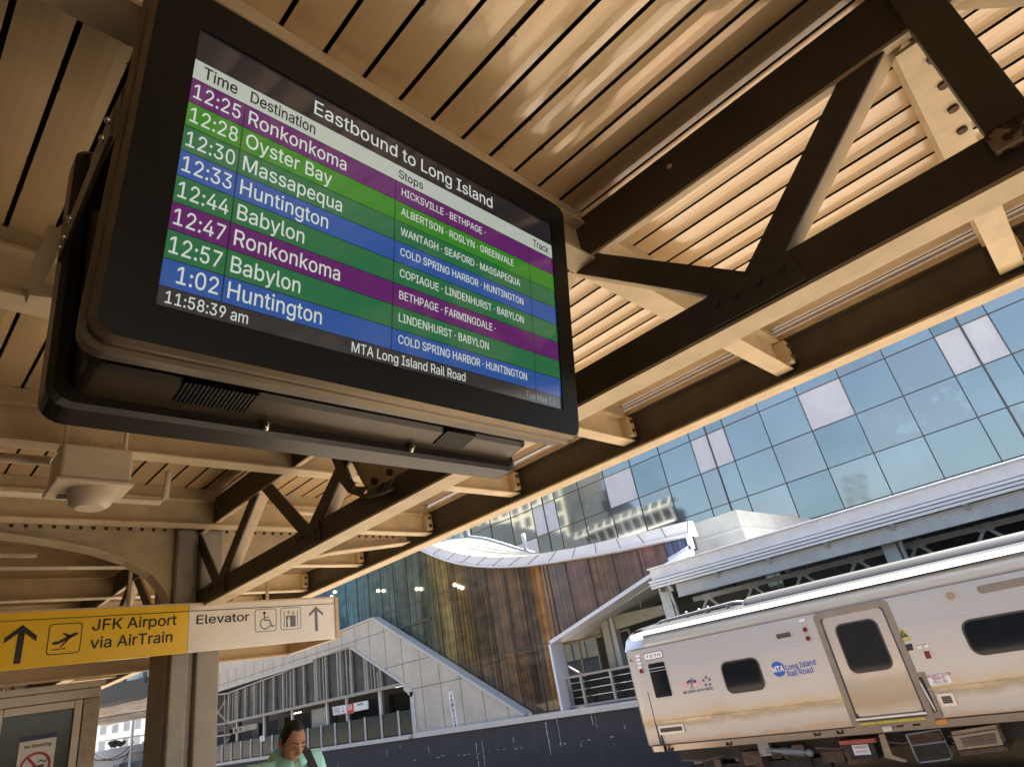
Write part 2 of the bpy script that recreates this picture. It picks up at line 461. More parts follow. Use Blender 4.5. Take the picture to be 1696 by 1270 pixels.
def column(y, label):
    t = thing('platform_column', (1.94, y, 0), label, 'column', 'columns along the platform')
    c = MB()
    c.box(1.76, 1.79, y-.18, y+.18, 0, 3.5); c.box(2.09, 2.12, y-.18, y+.18, 0, 3.5); c.box(1.79, 2.09, y-.012, y+.012, 0, 3.5)
    c.box(1.70, 2.18, y-.28, y+.28, 0, .03)
    c.build('shaft', M['column'], t, .012, 3)
    c = MB(); c.box(1.772, 1.90, y-.26, y-.183, 0.02, 3.3); c.box(1.955, 2.13, y-.26, y-.183, 0.02, 3.3); c.box(1.90, 1.955, y-.21, y-.183, .02, 3.3)
    build_each(c, 'rounded_flange', M['column'], t, .034)
    p = MB(); p.tube([(2.31, y+.55, 0), (2.31, y+.55, 3.54)], .06, 14); p.build('drain_pipe', M['steel'], t)
    for zz in (.7, 2.4):
        b = MB(); b.tube([(2.31, y+.55, zz), (2.31, y+.55, zz+.05)], .069, 14); b.build('pipe_clamp', M['rust'], t)
    return t
M['column'] = mat('grey brown column paint', (.36, .32, .265), .45, 0, .15, 6, .05, 60)
column(COLY[2], 'near riveted platform column behind the yellow and white sign')
column(COLY[3], 'second platform column beyond the sign')
column(COLY[4], 'third platform column far along the platform')
# the post of the nearest truss end, cut off at the lower chord
t = thing('truss_post', (TX, -.29, 2.73), 'dark vertical steel post with rusty cut end closing the near truss', 'post')
c = MB(); c.box(TX-.078, TX-.02, -.312, -.203, 2.80, 3.55); c.build('shaft', M['dark_shaded_steel'], t, .004)
M['rusty_end'] = mat('rusty post end', (.34, .24, .14), .8, 0, .3, 20, .5, 60, spots=((.06, .03, .015), 26, .5))
c = MB(); c.box(TX-.082, TX+.0, -.317, -.198, 2.735, 2.80); c.build('rusty_end', M['rusty_end'], t, .006)
c = MB()
for k in range(5):
    c.disc((TX+.10+.16*k, -.226, 3.2495), (0, 0, -1), .018, .012, 9)
build_each(c, 'bolt', M['rust'], t)

# arched transverse frames at the columns
def frame(y, label):
    t = thing('arch_frame', (.2, y, 0), label, 'arch', 'arched steel frames across the platform')
    h = [(0, 1.56), (.42, 1.545), (.72, 1.50), (1.0, 1.44), (1.22, 1.36), (1.40, 1.25), (1.50, 1.13), (1.56, .98), (1.575, .80), (1.575, .55)]
    arc = [(.2-a, b+1.7) for a, b in h[::-1]] + [(.2+a, b+1.7) for a, b in h[1:]]
    w = MB(); top = DZ-.01
    pts = [(arc[0][0], y, arc[0][1])] + [(a, y, b) for a, b in arc[1:]]
    for (a0, b0), (a1, b1) in zip(arc[:-1], arc[1:]):
        if abs(a1-a0) < 1e-4: continue
        w.prism([(a0, y, b0), (a1, y, b1), (a1, y, top), (a0, y, top)], (0, .012, 0))
    w.box(1.776, 2.12, y, y+.012, 2.3, top)
    w.box(-1.72, -1.376, y, y+.012, 2.3, top)
    # right arm: bracket to the edge beam
    br = [(2.12, .55), (2.13, .8), (2.19, .98), (2.30, 1.13), (2.5, 1.26), (2.8, 1.36), (3.2, 1.44), (3.7, 1.5), (4.1, 1.55)]
    br = [(a, b+1.7) for a, b in br]
    for (a0, b0), (a1, b1) in zip(br[:-1], br[1:]):
        w.prism([(a0, y, b0), (a1, y, b1), (a1, y, top), (a0, y, top)], (0, .012, 0))
    w.build('web_plate', M['steel'], t)
    for L_ in (arc, br):
        e = MB()
        for (a0, b0), (a1, b1) in zip(L_[:-1], L_[1:]):
            e.prism([(a0, y-.075, b0), (a1, y-.075, b1), (a1, y-.075, b1-.012), (a0, y-.075, b0-.012)], (0, .16, 0))
            e.prism([(a0, y-.018, b0+.001), (a1, y-.018, b1+.001), (a1, y-.018, b1+.05), (a0, y-.018, b0+.05)], (0, .016, 0))
        e.build('arch_flange', M['steel'], t)
    r = MB(); r.box(-1.4, 1.76, y-.07, y-.001, 3.336, 3.347); r.box(-1.4, 1.76, y-.012, y-.001, 3.275, 3.335)
    r.box(2.13, 4.1, y-.07, y-.001, 3.336, 3.347); r.box(2.13, 4.1, y-.012, y-.001, 3.275, 3.335)
    r.build('riveted_angle', M['steel'], t)
    rv = MB(); xx = -1.3
    while xx < 4.0:
        if not 1.74 < xx < 2.15: rv.ball((xx, y-.014, 3.305), .014, 4)
        xx += .083
    build_each(rv, 'rivet', M['rust'], t)
    return t
frame(5.42, 'arched riveted steel frame across the platform at the near column')
frame(11.28, 'second arched steel frame farther along behind the sign')
frame(17.1, 'third arched steel frame far along the platform')
for y, lb in ((5.42, 'left column carrying the near arched frame'), (11.28, 'left column carrying the second arched frame')):
    t = thing('platform_column', (-1.56, y+.18, 0), lb, 'column')
    c = MB(); yy = y+.2; c.box(-1.74, -1.71, yy-.18, yy+.18, 0, 3.5); c.box(-1.41, -1.38, yy-.18, yy+.18, 0, 3.5); c.box(-1.71, -1.41, yy-.012, yy+.012, 0, 3.5)
    c.build('shaft', M['column'], t, .004)

# conduits under the ceiling and the white sensor box
def pipe(name, pts, r, label, m='cream', cat='conduit'):
    b = MB(); b.tube(pts, r, 10); return tag(b.build(name, M[m]), label, cat)
pipe('conduit', [(-3, 4.62, 3.27), (1.40, 4.62, 3.27), (1.43, 4.62, 3.30), (1.44, 4.62, 3.5)], .022, 'pale conduit pipe running level just below the white sensor box')
pipe('conduit', [(-3, 4.32, 3.335), (.55, 4.2, 3.335), (.66, 4.05, 3.28)], .028, 'thicker pale conduit running into the side of the sensor box')
pipe('conduit', [(-3, 5.95, 3.24), (.95, 5.95, 3.24)], .022, 'pale conduit seen just under the crown of the arch')
pipe('conduit', [(2.42, 4.75, 3.30), (3.1, 4.75, 3.30), (3.22, 4.72, 3.32), (3.25, 4.6, 3.5)], .022, 'bent conduit loop near the edge beam past the truss')
def near(mb, k=.885):
    mb.v = [tuple(CAM+(Vector(q)-CAM)*k) for q in mb.v]; return mb
sb = thing('ceiling_sensor', (.735, 3.52, 2.9), 'white plastic sensor box with round dome and bird spikes under the ceiling', 'sensor')
b = MB(); b.box(.655, 1.0, 3.83, 4.12, 3.115, 3.31); near(b).build('box_body', M['cream'], sb, .012)
b = MB(); b.box(.64, 1.015, 3.815, 4.135, 3.085, 3.112); near(b).build('lid', M['cream'], sb, .008)
b = MB(); b.tube([(.84, 3.96, 3.084), (.84, 3.96, 3.05), (.84, 3.96, 3.005), (.84, 3.96, 2.985)], [.115, .113, .10, .07], 24); near(b).build('dome', M['cream'], sb)
b = MB(); b.box(.70, .76, 4.04, 4.10, 3.080, 3.0845); near(b).build('sensor_window', M['black_case'], sb)
b = MB()
for k in range(9):
    xx = .69+.034*k
    b.tube([(xx, 3.9+.05*(k % 3), 3.31), (xx+rnd.uniform(-.012, .012), 3.88+.06*(k % 3), 3.31+rnd.uniform(.07, .12))], .0034, 5)
    b.tube([(xx, 3.9+.05*(k % 3), 3.31), (xx+rnd.uniform(-.03, .03), 3.88+.06*(k % 3), 3.31+rnd.uniform(.05, .09))], .003, 5)
build_each(near(b), 'bird_spike', M['cream'], sb)
b = MB(); b.box(.655, .70, 3.9, 4.0, 3.3105, 3.33); b.box(.955, 1.0, 3.9, 4.0, 3.3105, 3.33); b.tube([(.68, 3.95, 3.33), (.68, 3.95, 3.75)], .012); b.tube([(.98, 3.95, 3.33), (.98, 3.95, 3.75)], .012)
near(b).build('hanger', M['cream'], sb)
# small bracket lamp arm left of the board and pipe stub
t = thing('ceiling_bracket', (.05, 1.9, 3.3), 'ochre steel bracket frame behind the strap of the big board', 'bracket')
b = MB(); b.bar(at(94, 384, Y=1.95), at(50, 486, Y=1.95), .05, .05); b.bar(at(44, 484, Y=1.95), at(108, 492, Y=1.95), .05, .05)
b.bar(at(92, 388, Y=1.96), at(112, 396, Y=1.96), .03, .06); b.bar(at(84, 424, Y=1.97), at(112, 430, Y=1.97), .03, .03)
b.build('bracket_frame', M['steel'], t, .003)
# ------------------------------------------------------------------ departure boards
EXPK = 2.0**vs.exposure
def lin(c): return tuple(((v/255)/12.92 if v/255 <= .04045 else ((v/255+.055)/1.055)**2.4) for v in c)
def screen_mat(name, c, k=1.0):
    e = lin(c)
    m = mat(name, (.004, .004, .004), .10, emit=e, estr=.74*k/EXPK, spec=.5)
    m.node_tree.nodes['Principled BSDF'].inputs['IOR'].default_value = 1.62
    return m
BS = .9
bu = Vector((.99989, -.01258, -.0068)).normalized()
bn = Vector((-.0123, -.9819, -.1891)).normalized()
bv = bn.cross(bu).normalized()
bo = Vector((.9086, 1.035, 2.8122))
def bp(a, b, d=0.0): return bo + bu*(a*BS) + bv*(b*BS) + bn*d
def rrect(x0, x1, y0, y1, r, n=5):
    out = []
    for cx, cy, a0 in ((x1-r, y0+r, -90), (x1-r, y1-r, 0), (x0+r, y1-r, 90), (x0+r, y0+r, 180)):
        for k in range(n+1):
            a = math.radians(a0+90*k/n); out.append((cx+r*math.cos(a), cy+r*math.sin(a)))
    return out
def ring(mb, outer, inner, f, d0, d1, mi=0):
    """a frame between two loops of equal length; f maps (a, b, d) to the place"""
    n = len(outer)
    vv = [f(a, b, d0) for a, b in outer]+[f(a, b, d0) for a, b in inner]+[f(a, b, d1) for a, b in outer]+[f(a, b, d1) for a, b in inner]
    ff = []
    for k in range(n):
        j = (k+1) % n
        ff += [(k, j, n+j, n+k), (2*n+k, 3*n+k, 3*n+j, 2*n+j), (k, 2*n+k, 2*n+j, j), (n+k, n+j, 3*n+j, 3*n+k)]
    mb.add(vv, ff, mi)
db = thing('departure_board', bp(0, -.5, -.05), 'large black display tilted toward the viewer listing eastbound trains in coloured rows', 'display', 'back to back departure boards')
U0, U1, V0, V1 = -.785, .768, -.492, .512
loops = [(0, 0, .0), (.012, .0, .012)]
h = MB()
prev = None
layers = [(.0, -.115, .05), (.0, -.055, .05), (-.010, -.050, .05), (-.010, -.042, .05), (0, -.036, .05), (.0, -.010, .05), (.012, .0, .045)]
rings_ = []
for ins, dd, rr in layers:
    rings_.append([bp(a, b, dd) for a, b in rrect(U0+ins, U1-ins, V0+ins, V1-ins, rr)])
n = len(rings_[0])
h.add([p for R in rings_ for p in R], [(i*n+k, i*n+(k+1) % n, (i+1)*n+(k+1) % n, (i+1)*n+k) for i in range(len(rings_)-1) for k in range(n)], 1)
h.add(rings_[0], [list(range(n))[::-1]], 0)
inner = rrect(-.673, .673, -.390, .390, .004)
o_ = rrect(U0+.012, U1-.012, V0+.012, V1-.012, .045)
vv = [bp(a, b, 0) for a, b in o_]+[bp(a, b, 0) for a, b in inner]+[bp(a, b, -.006) for a, b in inner]
h.add(vv, [(k, (k+1) % n, n+(k+1) % n, n+k) for k in range(n)]+[(n+k, n+(k+1) % n, 2*n+(k+1) % n, 2*n+k) for k in range(n)], 0)
M['face_black'] = mat('black bezel face', (.006, .0055, .005), .4, 0, .15, 40, spec=.22)
hs = h.build('housing', [M['face_black'], M['bezel']], db)
C_ = dict(white=(196, 204, 190), title=(42, 38, 40), purple=(104, 40, 108), lime=(62, 140, 44), green=(48, 116, 74), blue=(52, 92, 164), foot=(60, 57, 57), line=(26, 30, 32))
SM = [screen_mat('screen '+k, c) for k, c in C_.items()]
SI = {k: i for i, k in enumerate(C_)}
s = MB()
def sq(a0, a1, b0, b1, key, d=-.006): s.face([bp(a0, b0, d), bp(a1, b0, d), bp(a1, b1, d), bp(a0, b1, d)], SI[key])
sq(-.673, .673, .294, .390, 'title'); sq(-.673, .673, .2335, .294, 'white')
RV = [.2335, .1615, .0900, .0185, -.0530, -.1255, -.1985, -.2720, -.3410]
RC = ['purple', 'lime', 'green', 'blue', 'green', 'purple', 'green', 'blue']
for k, c in enumerate(RC): sq(-.673, .673, RV[k+1], RV[k], c)
sq(-.673, .673, -.390, -.341, 'foot')
for k in range(9): sq(-.673, .673, RV[k]-.0011, RV[k]+.0011, 'line', -.0055)
for a in (-.540, -.068, .537): sq(a-.0013, a+.0013, -.341, .2335, 'line', -.0050)
scr = s.build('screen', SM, db)
ink = screen_mat('screen letters white', (226, 232, 222)); inkd = screen_mat('screen letters dark', (18, 20, 20)); inkg = screen_mat('screen letters grey', (150, 152, 146))
t_ = MB()
def st(body, a, b, hh, width=None, mi=0, bold=.008, squeeze=1.0):
    t_.text(body, bp(a, b, -.004), bu, bv, hh*BS, width*BS if width else None, 'L', mi, bold, squeeze)
st('Eastbound to Long Island', -.352, .3185, .047, .702, 0, .006)
st('Time', -.648, .2475, .035, .083, 1, .022); st('Destination', -.529, .2475, .035, .184, 1, .022)
st('Stops', -.058, .2475, .030, .094, 1, .018); st('Track', .562, .2475, .030, .088, 1, .018)
TIMES = ['12:25', '12:28', '12:30', '12:33', '12:44', '12:47', '12:57', '1:02']
DEST = ['Ronkonkoma', 'Oyster Bay', 'Massapequa', 'Huntington', 'Babylon', 'Ronkonkoma', 'Babylon', 'Huntington']
STOP = ['HICKSVILLE · BETHPAGE ·', 'ALBERTSON · ROSLYN · GREENVALE', 'WANTAGH · SEAFORD · MASSAPEQUA', 'COLD SPRING HARBOR · HUNTINGTON', 'COPIAGUE · LINDENHURST · BABYLON', 'BETHPAGE · FARMINGDALE ·', 'LINDENHURST · BABYLON', 'COLD SPRING HARBOR · HUNTINGTON']
_, _, x0, x1 = glyphs('Ronkonkoma', .008); kd = .286/((x1-x0)*.043)
_, _, x0, x1 = glyphs(STOP[7], .004); ks = .537/((x1-x0)*.0265)
for k in range(8):
    base = RV[k+1]+.0150
    if k < 7: st(TIMES[k], -.664, base, .0425, .114)
    else: st(TIMES[k], -.640, base, .0425, .090)
    st(DEST[k], -.528, base, .043, None, 0, .008, kd)
    st(STOP[k], -.046, base+.011, .0265, None, 0, .004, ks)
st('11:58:39 am', -.656, -.3790, .0290, .181, 0, .008); st('MTA Long Island Rail Road', -.195, -.3790, .0290, .403, 0, .004); st('Tue May 16', .482, -.3790, .024, .150, 2, .0)
t_.build('lettering', [ink, inkd, inkg], scr)

# the second board, back to back with the first: its dark shell and rear box show below
b2 = thing('departure_board', (.9, 1.45, 2.37), 'black back shell of the second display facing away behind the lit board', 'display', 'back to back departure boards')
su = Vector((1, 0, 0)); sn = Vector((0, -math.cos(.19), math.sin(.19))); sv = Vector((0, math.sin(.19), math.cos(.19)))
so = Vector((.896, 1.417, 2.372))
def sp_(a, b, d=0.0): return so+su*a+sv*b+sn*d
W2, H2 = .70, .91
q = MB()
o1, o2, o3, o4 = rrect(-W2, W2, 0, H2, .05), rrect(-W2+.012, W2-.012, .012, H2-.012, .045), rrect(-W2+.035, W2-.035, .035, H2-.035, .04), rrect(-W2+.06, W2-.06, .06, H2-.06, .04)
lay = [(o1, -.06), (o1, .0), (o2, .008), (o3, .008), (o4, -.02)]
n = len(o1)
q.add([sp_(a, b, d) for L_, d in lay for a, b in L_], [(i*n+k, i*n+(k+1) % n, (i+1)*n+(k+1) % n, (i+1)*n+k) for i in range(len(lay)-1) for k in range(n)])
q.add([sp_(a, b, -.02) for a, b in o4], [list(range(n))]); q.add([sp_(a, b, -.06) for a, b in o1], [list(range(n))[::-1]])
q.build('back_shell', M['black_matt'], b2)
M['brown_case'] = mat('brown black case', (.07, .05, .03), .3, .3, .2, 9)
q = MB(); ob = rrect(-W2+.045, W2-.03, .035, H2-.09, .03)
q.add([sp_(a, b, d) for d in (-.02, .10) for a, b in ob], [(k, (k+1) % n, n+(k+1) % n, n+k) for k in range(n)], 0)
ib = rrect(-W2+.055, W2-.04, .047, H2-.10, .03)
q.add([sp_(a, b, .10) for a, b in ob]+[sp_(a, b, .112) for a, b in ib], [(k, (k+1) % n, n+(k+1) % n, n+k) for k in range(n)], 1)
q.add([sp_(a, b, .112) for a, b in ib], [list(range(n))], 1)
rb = q.build('rear_box', [M['brown_case'], M['black_matt']], b2)
for xa, xb in ((.43, .60), (1.19, 1.31)):
    v = MB(); k = xa
    while k < xb:
        v.prism([sp_(k-so.x, .030, .04), sp_(k-so.x+.005, .030, .04), sp_(k-so.x+.005, .030, .118), sp_(k-so.x, .030, .118)], sv*.05)
        k += .0095
    v.prism([sp_(xa-so.x, .034, .045), sp_(xb-so.x, .034, .045), sp_(xb-so.x, .034, .114), sp_(xa-so.x, .034, .114)], sv*.04)
    v.build('cooling_vent', M['black_case'], rb)
for xa in (.66, 1.12):
    v = MB(); v.ball(sp_(xa-so.x, .02, .012), .011, 6); v.tube([sp_(xa-so.x, .02, .0), sp_(xa-so.x, .02, .03)], .005, 6); v.build('bolt', M['chrome'], b2)
# straps and the box bracket that tie the pair together, and their hangers
mt = thing('board_mount', (.19, 1.25, 2.83), 'black strap and bracket box joining the two back to back boards', 'bracket')
v = MB(); v.prism([(.19, 1.085, 2.915), (.19, 1.085, 2.83), (.19, 1.45, 2.755), (.19, 1.45, 2.83)], (-.008, 0, 0)); v.build('strap', M['brown_case'], mt)
v = MB(); v.box(.20, .29, 1.12, 1.37, 2.87, 3.03); v.build('bracket_box', M['black_matt'], mt, .004)
v = MB()
for y, z in ((1.10, 2.885), (1.13, 2.86), (1.36, 2.815), (1.40, 2.79), (1.435, 2.785)): v.ball((.180, y, z), .009, 5)
build_each(v, 'bolt', M['chrome'], mt)
v = MB()
for xx in (.55, 1.25): v.box(xx-.03, xx+.03, 1.22, 1.28, 2.7, 3.54)
build_each(v, 'hanger_post', M['black_matt'], mt)
# curved strap under the board down to the truss chord, with its pale plate
t = thing('hanger_plate', (1.95, 2.9, 2.7), 'curved dark strap with pale bolted plate below the board at the truss', 'bracket')
v = MB(); cv = [(3.22, 3.24), (3.12, 3.06), (3.06, 2.92), (2.98, 2.83), (2.86, 2.765), (2.70, 2.735), (2.60, 2.73)]
for (a0, b0), (a1, b1) in zip(cv[:-1], cv[1:]):
    v.prism([(1.90, a0, b0), (1.90, a1, b1), (1.975, a1, b1), (1.975, a0, b0)], (0, .0, .012))
    v.prism([(1.895, a0+.02, b0+.012), (1.895, a1+.02, b1+.012), (1.895, a1-.05, b1+.05), (1.895, a0-.07, b0+.02)], (.008, 0, 0))
v.build('curved_strap', M['dark_shaded_steel'], t)
v = MB(); v.prism([(1.985, 3.10, 3.1), (1.985, 2.92, 2.80), (1.985, 2.55, 2.80), (1.985, 2.35, 2.95), (1.985, 2.35, 3.2), (1.985, 3.0, 3.2)], (.008, 0, 0)); v.build('plate', M['steel'], t)
v = MB(); [v.disc((1.985, y, 2.87), (-1, 0, 0), .02, .02, 8) for y in (2.85, 2.70)]; build_each(v, 'bolt', M['rust'], t)

# ------------------------------------------------------------------ yellow and white direction sign: four panels round the column
ds = thing('direction_sign', (1.5, 5.3, 2.35), 'yellow and white boxed direction sign for the airport and elevator hung round the column', 'sign')
SY, SZ0, SZ1, SX0, SX1, SXM = 5.22, 2.328, 2.675, -.6, 3.10, 1.842
M['sign_yellow'] = mat('sign yellow enamel', (.92, .58, .04), .2, 0, .06, 5, coat=.4)
M['sign_white'] = mat('sign white enamel', (.88, .82, .74), .2, 0, .06, 6, coat=.4, spots=((.5, .38, .25), 13, .72))
M['sign_black'] = mat('sign black vinyl', (.016, .015, .014), .35)
M['sign_grey'] = mat('sign grey vinyl', (.16, .17, .19), .35)
M['sign_edge'] = mat('sign cream edge', (.62, .47, .29), .4, 0, .12, 8)
v = MB(); v.box(SX0, SXM-.001, SY, SY+.02, SZ0, SZ1); yp = v.build('yellow_panel', M['sign_yellow'], ds, .003)
v = MB(); v.box(SXM+.001, SX1, SY, SY+.02, SZ0, SZ1); wp = v.build('white_panel', M['sign_white'], ds, .003)
v = MB(); v.box(SX1-.016, SX1+.02, SY-.012, SY+.02, SZ0-.002, SZ1+.004); v.box(SX0, SX1, SY-.004, SY+.025, SZ1, SZ1+.012)
v.box(SX1, SX1+.02, SY+.02, 6.15, SZ0, SZ1); v.box(SX0, SX1, 6.13, 6.15, SZ0, SZ1); v.box(SX0, SX0+.02, SY+.02, 6.13, SZ0, SZ1)
v.box(SX0, SX1+.02, 6.10, 6.128, SZ0-.003, SZ0+.016); v.box(SX1-.03, SX1, SY+.02, 6.12, SZ0-.003, SZ0+.016)
v.build('side_panels', M['sign_edge'], ds, .002)
v = MB()
for xx in (.5, 1.5, 2.6):
    v.tube([(xx, SY+.3, SZ1-.05), (xx, SY+.3, 3.3)], .015, 8)
build_each(v, 'hanger_rod', M['steel'], ds)
SU, SV = Vector((1, 0, 0)), Vector((0, 0, 1))
def sg(px, py): p = at(px, py, Y=SY-.002); return p
l1, l2 = MB(), MB()
# header hairlines
l1.box(SX0, SXM-.002, SY-.002, SY-.0005, SZ1-.052, SZ1-.047); l2.box(SXM+.002, SX1-.02, SY-.002, SY-.0005, SZ1-.052, SZ1-.047)
def line_poly(mb, pts, w, mi=0):
    """stroke of width w through points on the sign face"""
    for a, b in zip(pts[:-1], pts[1:]):
        a, b = Vector(a), Vector(b); d_ = (b-a).normalized(); nn = Vector((d_.z, 0, -d_.x))*w/2
        mb.face([a+nn, b+nn, b-nn, a-nn], mi)
    for p in pts:
        p = Vector(p); mb.face([p+Vector((math.cos(k*math.pi/4), 0, math.sin(k*math.pi/4)))*w*.5+Vector((0, -.0004, 0)) for k in range(8)], mi)
def frame_rr(mb, x0, x1, z0, z1, r, w, mi=0):
    o_, i_ = rrect(x0, x1, z0, z1, r), rrect(x0+w, x1-w, z0+w, z1-w, max(.001, r-w)); k_ = len(o_)
    mb.add([(a, SY-.002, b) for a, b in o_+i_], [(k, (k+1) % k_, k_+(k+1) % k_, k_+k) for k in range(k_)], mi)
def sarrow(mb, xc, z0, z1, w, sw, mi=0):
    tip = Vector((xc, SY-.002, z1)); hd = w/2
    mb.face([(xc-sw/2, SY-.002, z0), (xc+sw/2, SY-.002, z0), (xc+sw/2, SY-.002, z1-sw*.8), (xc-sw/2, SY-.002, z1-sw*.8)], mi)
    for sg_ in (-1, 1):
        t1 = sw*.72
        mb.face([(xc, SY-.0022, z1), (xc+sg_*hd, SY-.0022, z1-hd*.86), (xc+sg_*(hd), SY-.0022, z1-hd*.86-t1*1.35), (xc, SY-.0022, z1-t1*1.45)], mi)
sarrow(l1, .735+.085, SZ0+.035, SZ1-.078, .17, .036)
frame_rr(l1, .965, 1.155, SZ0+.068, SZ1-.083, .022, .006)
def PL(pts, mb, mi=0, cx=1.06, cz=SZ0+.165, k=.07): mb.face([(cx+a*k, SY-.002, cz+b*k) for a, b in pts], mi)
# take-off pictogram
PL([(-.95, -.42), (-.8, -.50), (-.45, -.45), (1.0, .28), (1.08, .42), (.9, .5), (.62, .45), (-.55, -.22), (-.72, -.18), (-.98, -.30)][::1], l1)
PL([(-.28, .50), (-.12, .55), (.62, .22), (.30, .04)], l1); PL([(.10, -.15), (-.35, -.72), (-.20, -.74), (.45, .0)], l1)
PL([(-.95, -.98), (.15, -.93), (.15, -.84), (-.95, -.89)], l1)
l1.text('JFK Airport', (1.212, SY-.002, SZ0+.205), SU, SV, .072, .543, 'L', 0, .022)
l1.text('via AirTrain', (1.212, SY-.002, SZ0+.088), SU, SV, .072, .520, 'L', 0, .022)
l1.build('lettering', M['sign_black'], yp)
l2.text('Elevator', (1.90, SY-.002, SZ0+.2), SU, SV, .064, .405, 'L', 0, .02)
for cx in (2.445, 2.665): frame_rr(l2, cx-.092, cx+.092, SZ0+.105, SZ1-.062, .022, .005, 1)
# wheelchair user
cx, cz = 2.445, SZ0+.19
arc_ = [(cx-.004+.042*math.cos(math.radians(a)), SY-.002, cz-.022+.042*math.sin(math.radians(a))) for a in range(110, 350, 16)]
line_poly(l2, arc_, .009, 1)
line_poly(l2, [(cx-.012, SY-.002, cz+.05), (cx-.008, SY-.002, cz+.005), (cx+.032, SY-.002, cz+.003), (cx+.052, SY-.002, cz-.048), (cx+.072, SY-.002, cz-.042)], .010, 1)
line_poly(l2, [(cx-.01, SY-.002, cz+.026), (cx+.026, SY-.002, cz+.026)], .008, 1)
l2.face([(cx-.012+.012*math.cos(k*.628), SY-.0024, cz+.062+.012*math.sin(k*.628)) for k in range(10)], 0)
# lift pictogram
cx = 2.665
for xx in (cx-.06, cx+.06): line_poly(l2, [(xx, SY-.002, cz-.06), (xx, SY-.002, cz+.068)], .006, 1)
l2.face([(cx-.043, SY-.002, cz-.062), (cx+.043, SY-.002, cz-.062), (cx+.043, SY-.002, cz+.028), (cx-.043, SY-.002, cz+.028)], 1)
l2.face([(cx-.018+.008*math.cos(k*.7), SY-.003, cz+.012+.008*math.sin(k*.7)) for k in range(9)], 2)
l2.face([(cx-.032, SY-.003, cz), (cx-.006, SY-.003, cz), (cx-.008, SY-.003, cz-.03), (cx-.010, SY-.003, cz-.06), (cx-.026, SY-.003, cz-.06), (cx-.030, SY-.003, cz-.03)], 2)
for sgn, xx in ((1, cx-.02), (-1, cx+.02)):
    zz = cz+.052; line_poly(l2, [(xx, SY-.002, zz-.013), (xx, SY-.002, zz+.013)], .006, 1)
    line_poly(l2, [(xx-.011, SY-.002, zz+sgn*.003), (xx, SY-.002, zz+sgn*.014), (xx+.011, SY-.002, zz+sgn*.003)], .005, 1)
sarrow(l2, 2.90, SZ0+.075, SZ1-.066, .135, .026, 1)
l2.build('lettering', [M['sign_black'], M['sign_grey'], M['sign_white']], wp)

# ------------------------------------------------------------------ waiting room with its no smoking notice
wr = thing('waiting_room', (0, 7.5, 0), 'glazed waiting room with metal frames at lower left under the sign', 'shelter')
WY, WX = 6.42, 1.60
M['alu'] = mat('satin aluminium frame', (.50, .43, .34), .35, .6, .12, 10)
M['tread'] = mat('diamond tread plate', (.52, .42, .30), .4, .5, .2, 20, 1.0, 70)
M['dim_glass'] = mat('dim room glass', (.085, .095, .075), .06, 0, .15, 2, spec=.6)
M['kick'] = mat('shelter body panel', (.34, .28, .21), .5, 0, .1, 5)
v = MB(); v.box(-2.2, WX-.10, WY+.06, 9.4, .0, 2.27); v.build('room_wall', M['kick'], wr)
v = MB(); v.box(-2.25, WX+.02, WY-.06, 9.5, 2.275, 2.325); v.box(-2.2, WX, WY-.02, WY+.058, 2.20, 2.274); v.build('roof', M['alu'], wr, .004)
v = MB()
for xx in (.92, 1.425): v.box(xx, xx+.055, WY-.03, WY+.055, 0, 2.198)
v.box(-.2, -.145, WY-.03, WY+.055, 0, 2.198)
v.box(.975, 1.425, WY-.03, WY+.055, 2.14, 2.198); v.box(-.145, .92, WY-.03, WY+.055, 2.14, 2.198)
v.box(-.145, .92, WY-.03, WY+.055, 1.66, 1.70); v.box(.80, .83, WY-.025, WY+.05, .0, 1.66)
v.build('frame', M['alu'], wr, .004)
v = MB(); v.box(1.485, WX, WY-.035, WY+.058, 0, 2.198); v.box(WX-.099, WX, WY+.059, WY+.2, 0, 2.2); v.build('corner_post', M['tread'], wr, .004)
v = MB(); v.box(-.145, .92, WY, WY+.02, 1.702, 2.139); v.build('tread_panel', M['tread'], wr)
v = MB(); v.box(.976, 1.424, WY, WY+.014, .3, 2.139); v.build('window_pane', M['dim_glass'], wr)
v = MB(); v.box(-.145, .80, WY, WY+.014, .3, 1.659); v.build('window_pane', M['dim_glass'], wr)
v = MB(); v.box(1.19, 1.40, WY+.02, WY+.03, 1.55, 1.99); v.build('posted_sheet', M['sign_white'], wr)
ns = thing('no_smoking_notice', (1.21, WY, 1.7), 'white no smoking notice with red ring taped on the waiting room glass', 'notice')
v = MB(); v.box(1.105, 1.335, WY-.006, WY-.002, 1.38, 1.985); v.build('sheet', M['sign_white'], ns)
M['navy'] = mat('notice navy', (.03, .035, .12), .4); M['red'] = mat('notice red', (.45, .02, .03), .4)
v = MB(); v.box(1.105, 1.335, WY-.0085, WY-.0065, 1.955, 1.988)
v.text('No Smoking', (1.22, WY-.008, 1.905), SU, SV, .024, .165, 'C', 2, .03)
def circ(c, r, n=28): return [(c[0]+r*math.cos(2*math.pi*k/n), WY-.008, c[1]+r*math.sin(2*math.pi*k/n)) for k in range(n)]
c0, c1_ = circ((1.22, 1.775), .098), circ((1.22, 1.775), .082)
v.add(c0+c1_, [(k, (k+1) % 28, 28+(k+1) % 28, 28+k) for k in range(28)], 1)
v.face([(1.155, WY-.0095, 1.845), (1.167, WY-.0095, 1.855), (1.287, WY-.0095, 1.71), (1.275, WY-.0095, 1.70)], 1)
v.face([(1.16, WY-.008, 1.755), (1.275, WY-.008, 1.765), (1.275, WY-.008, 1.785), (1.16, WY-.008, 1.775)], 2)
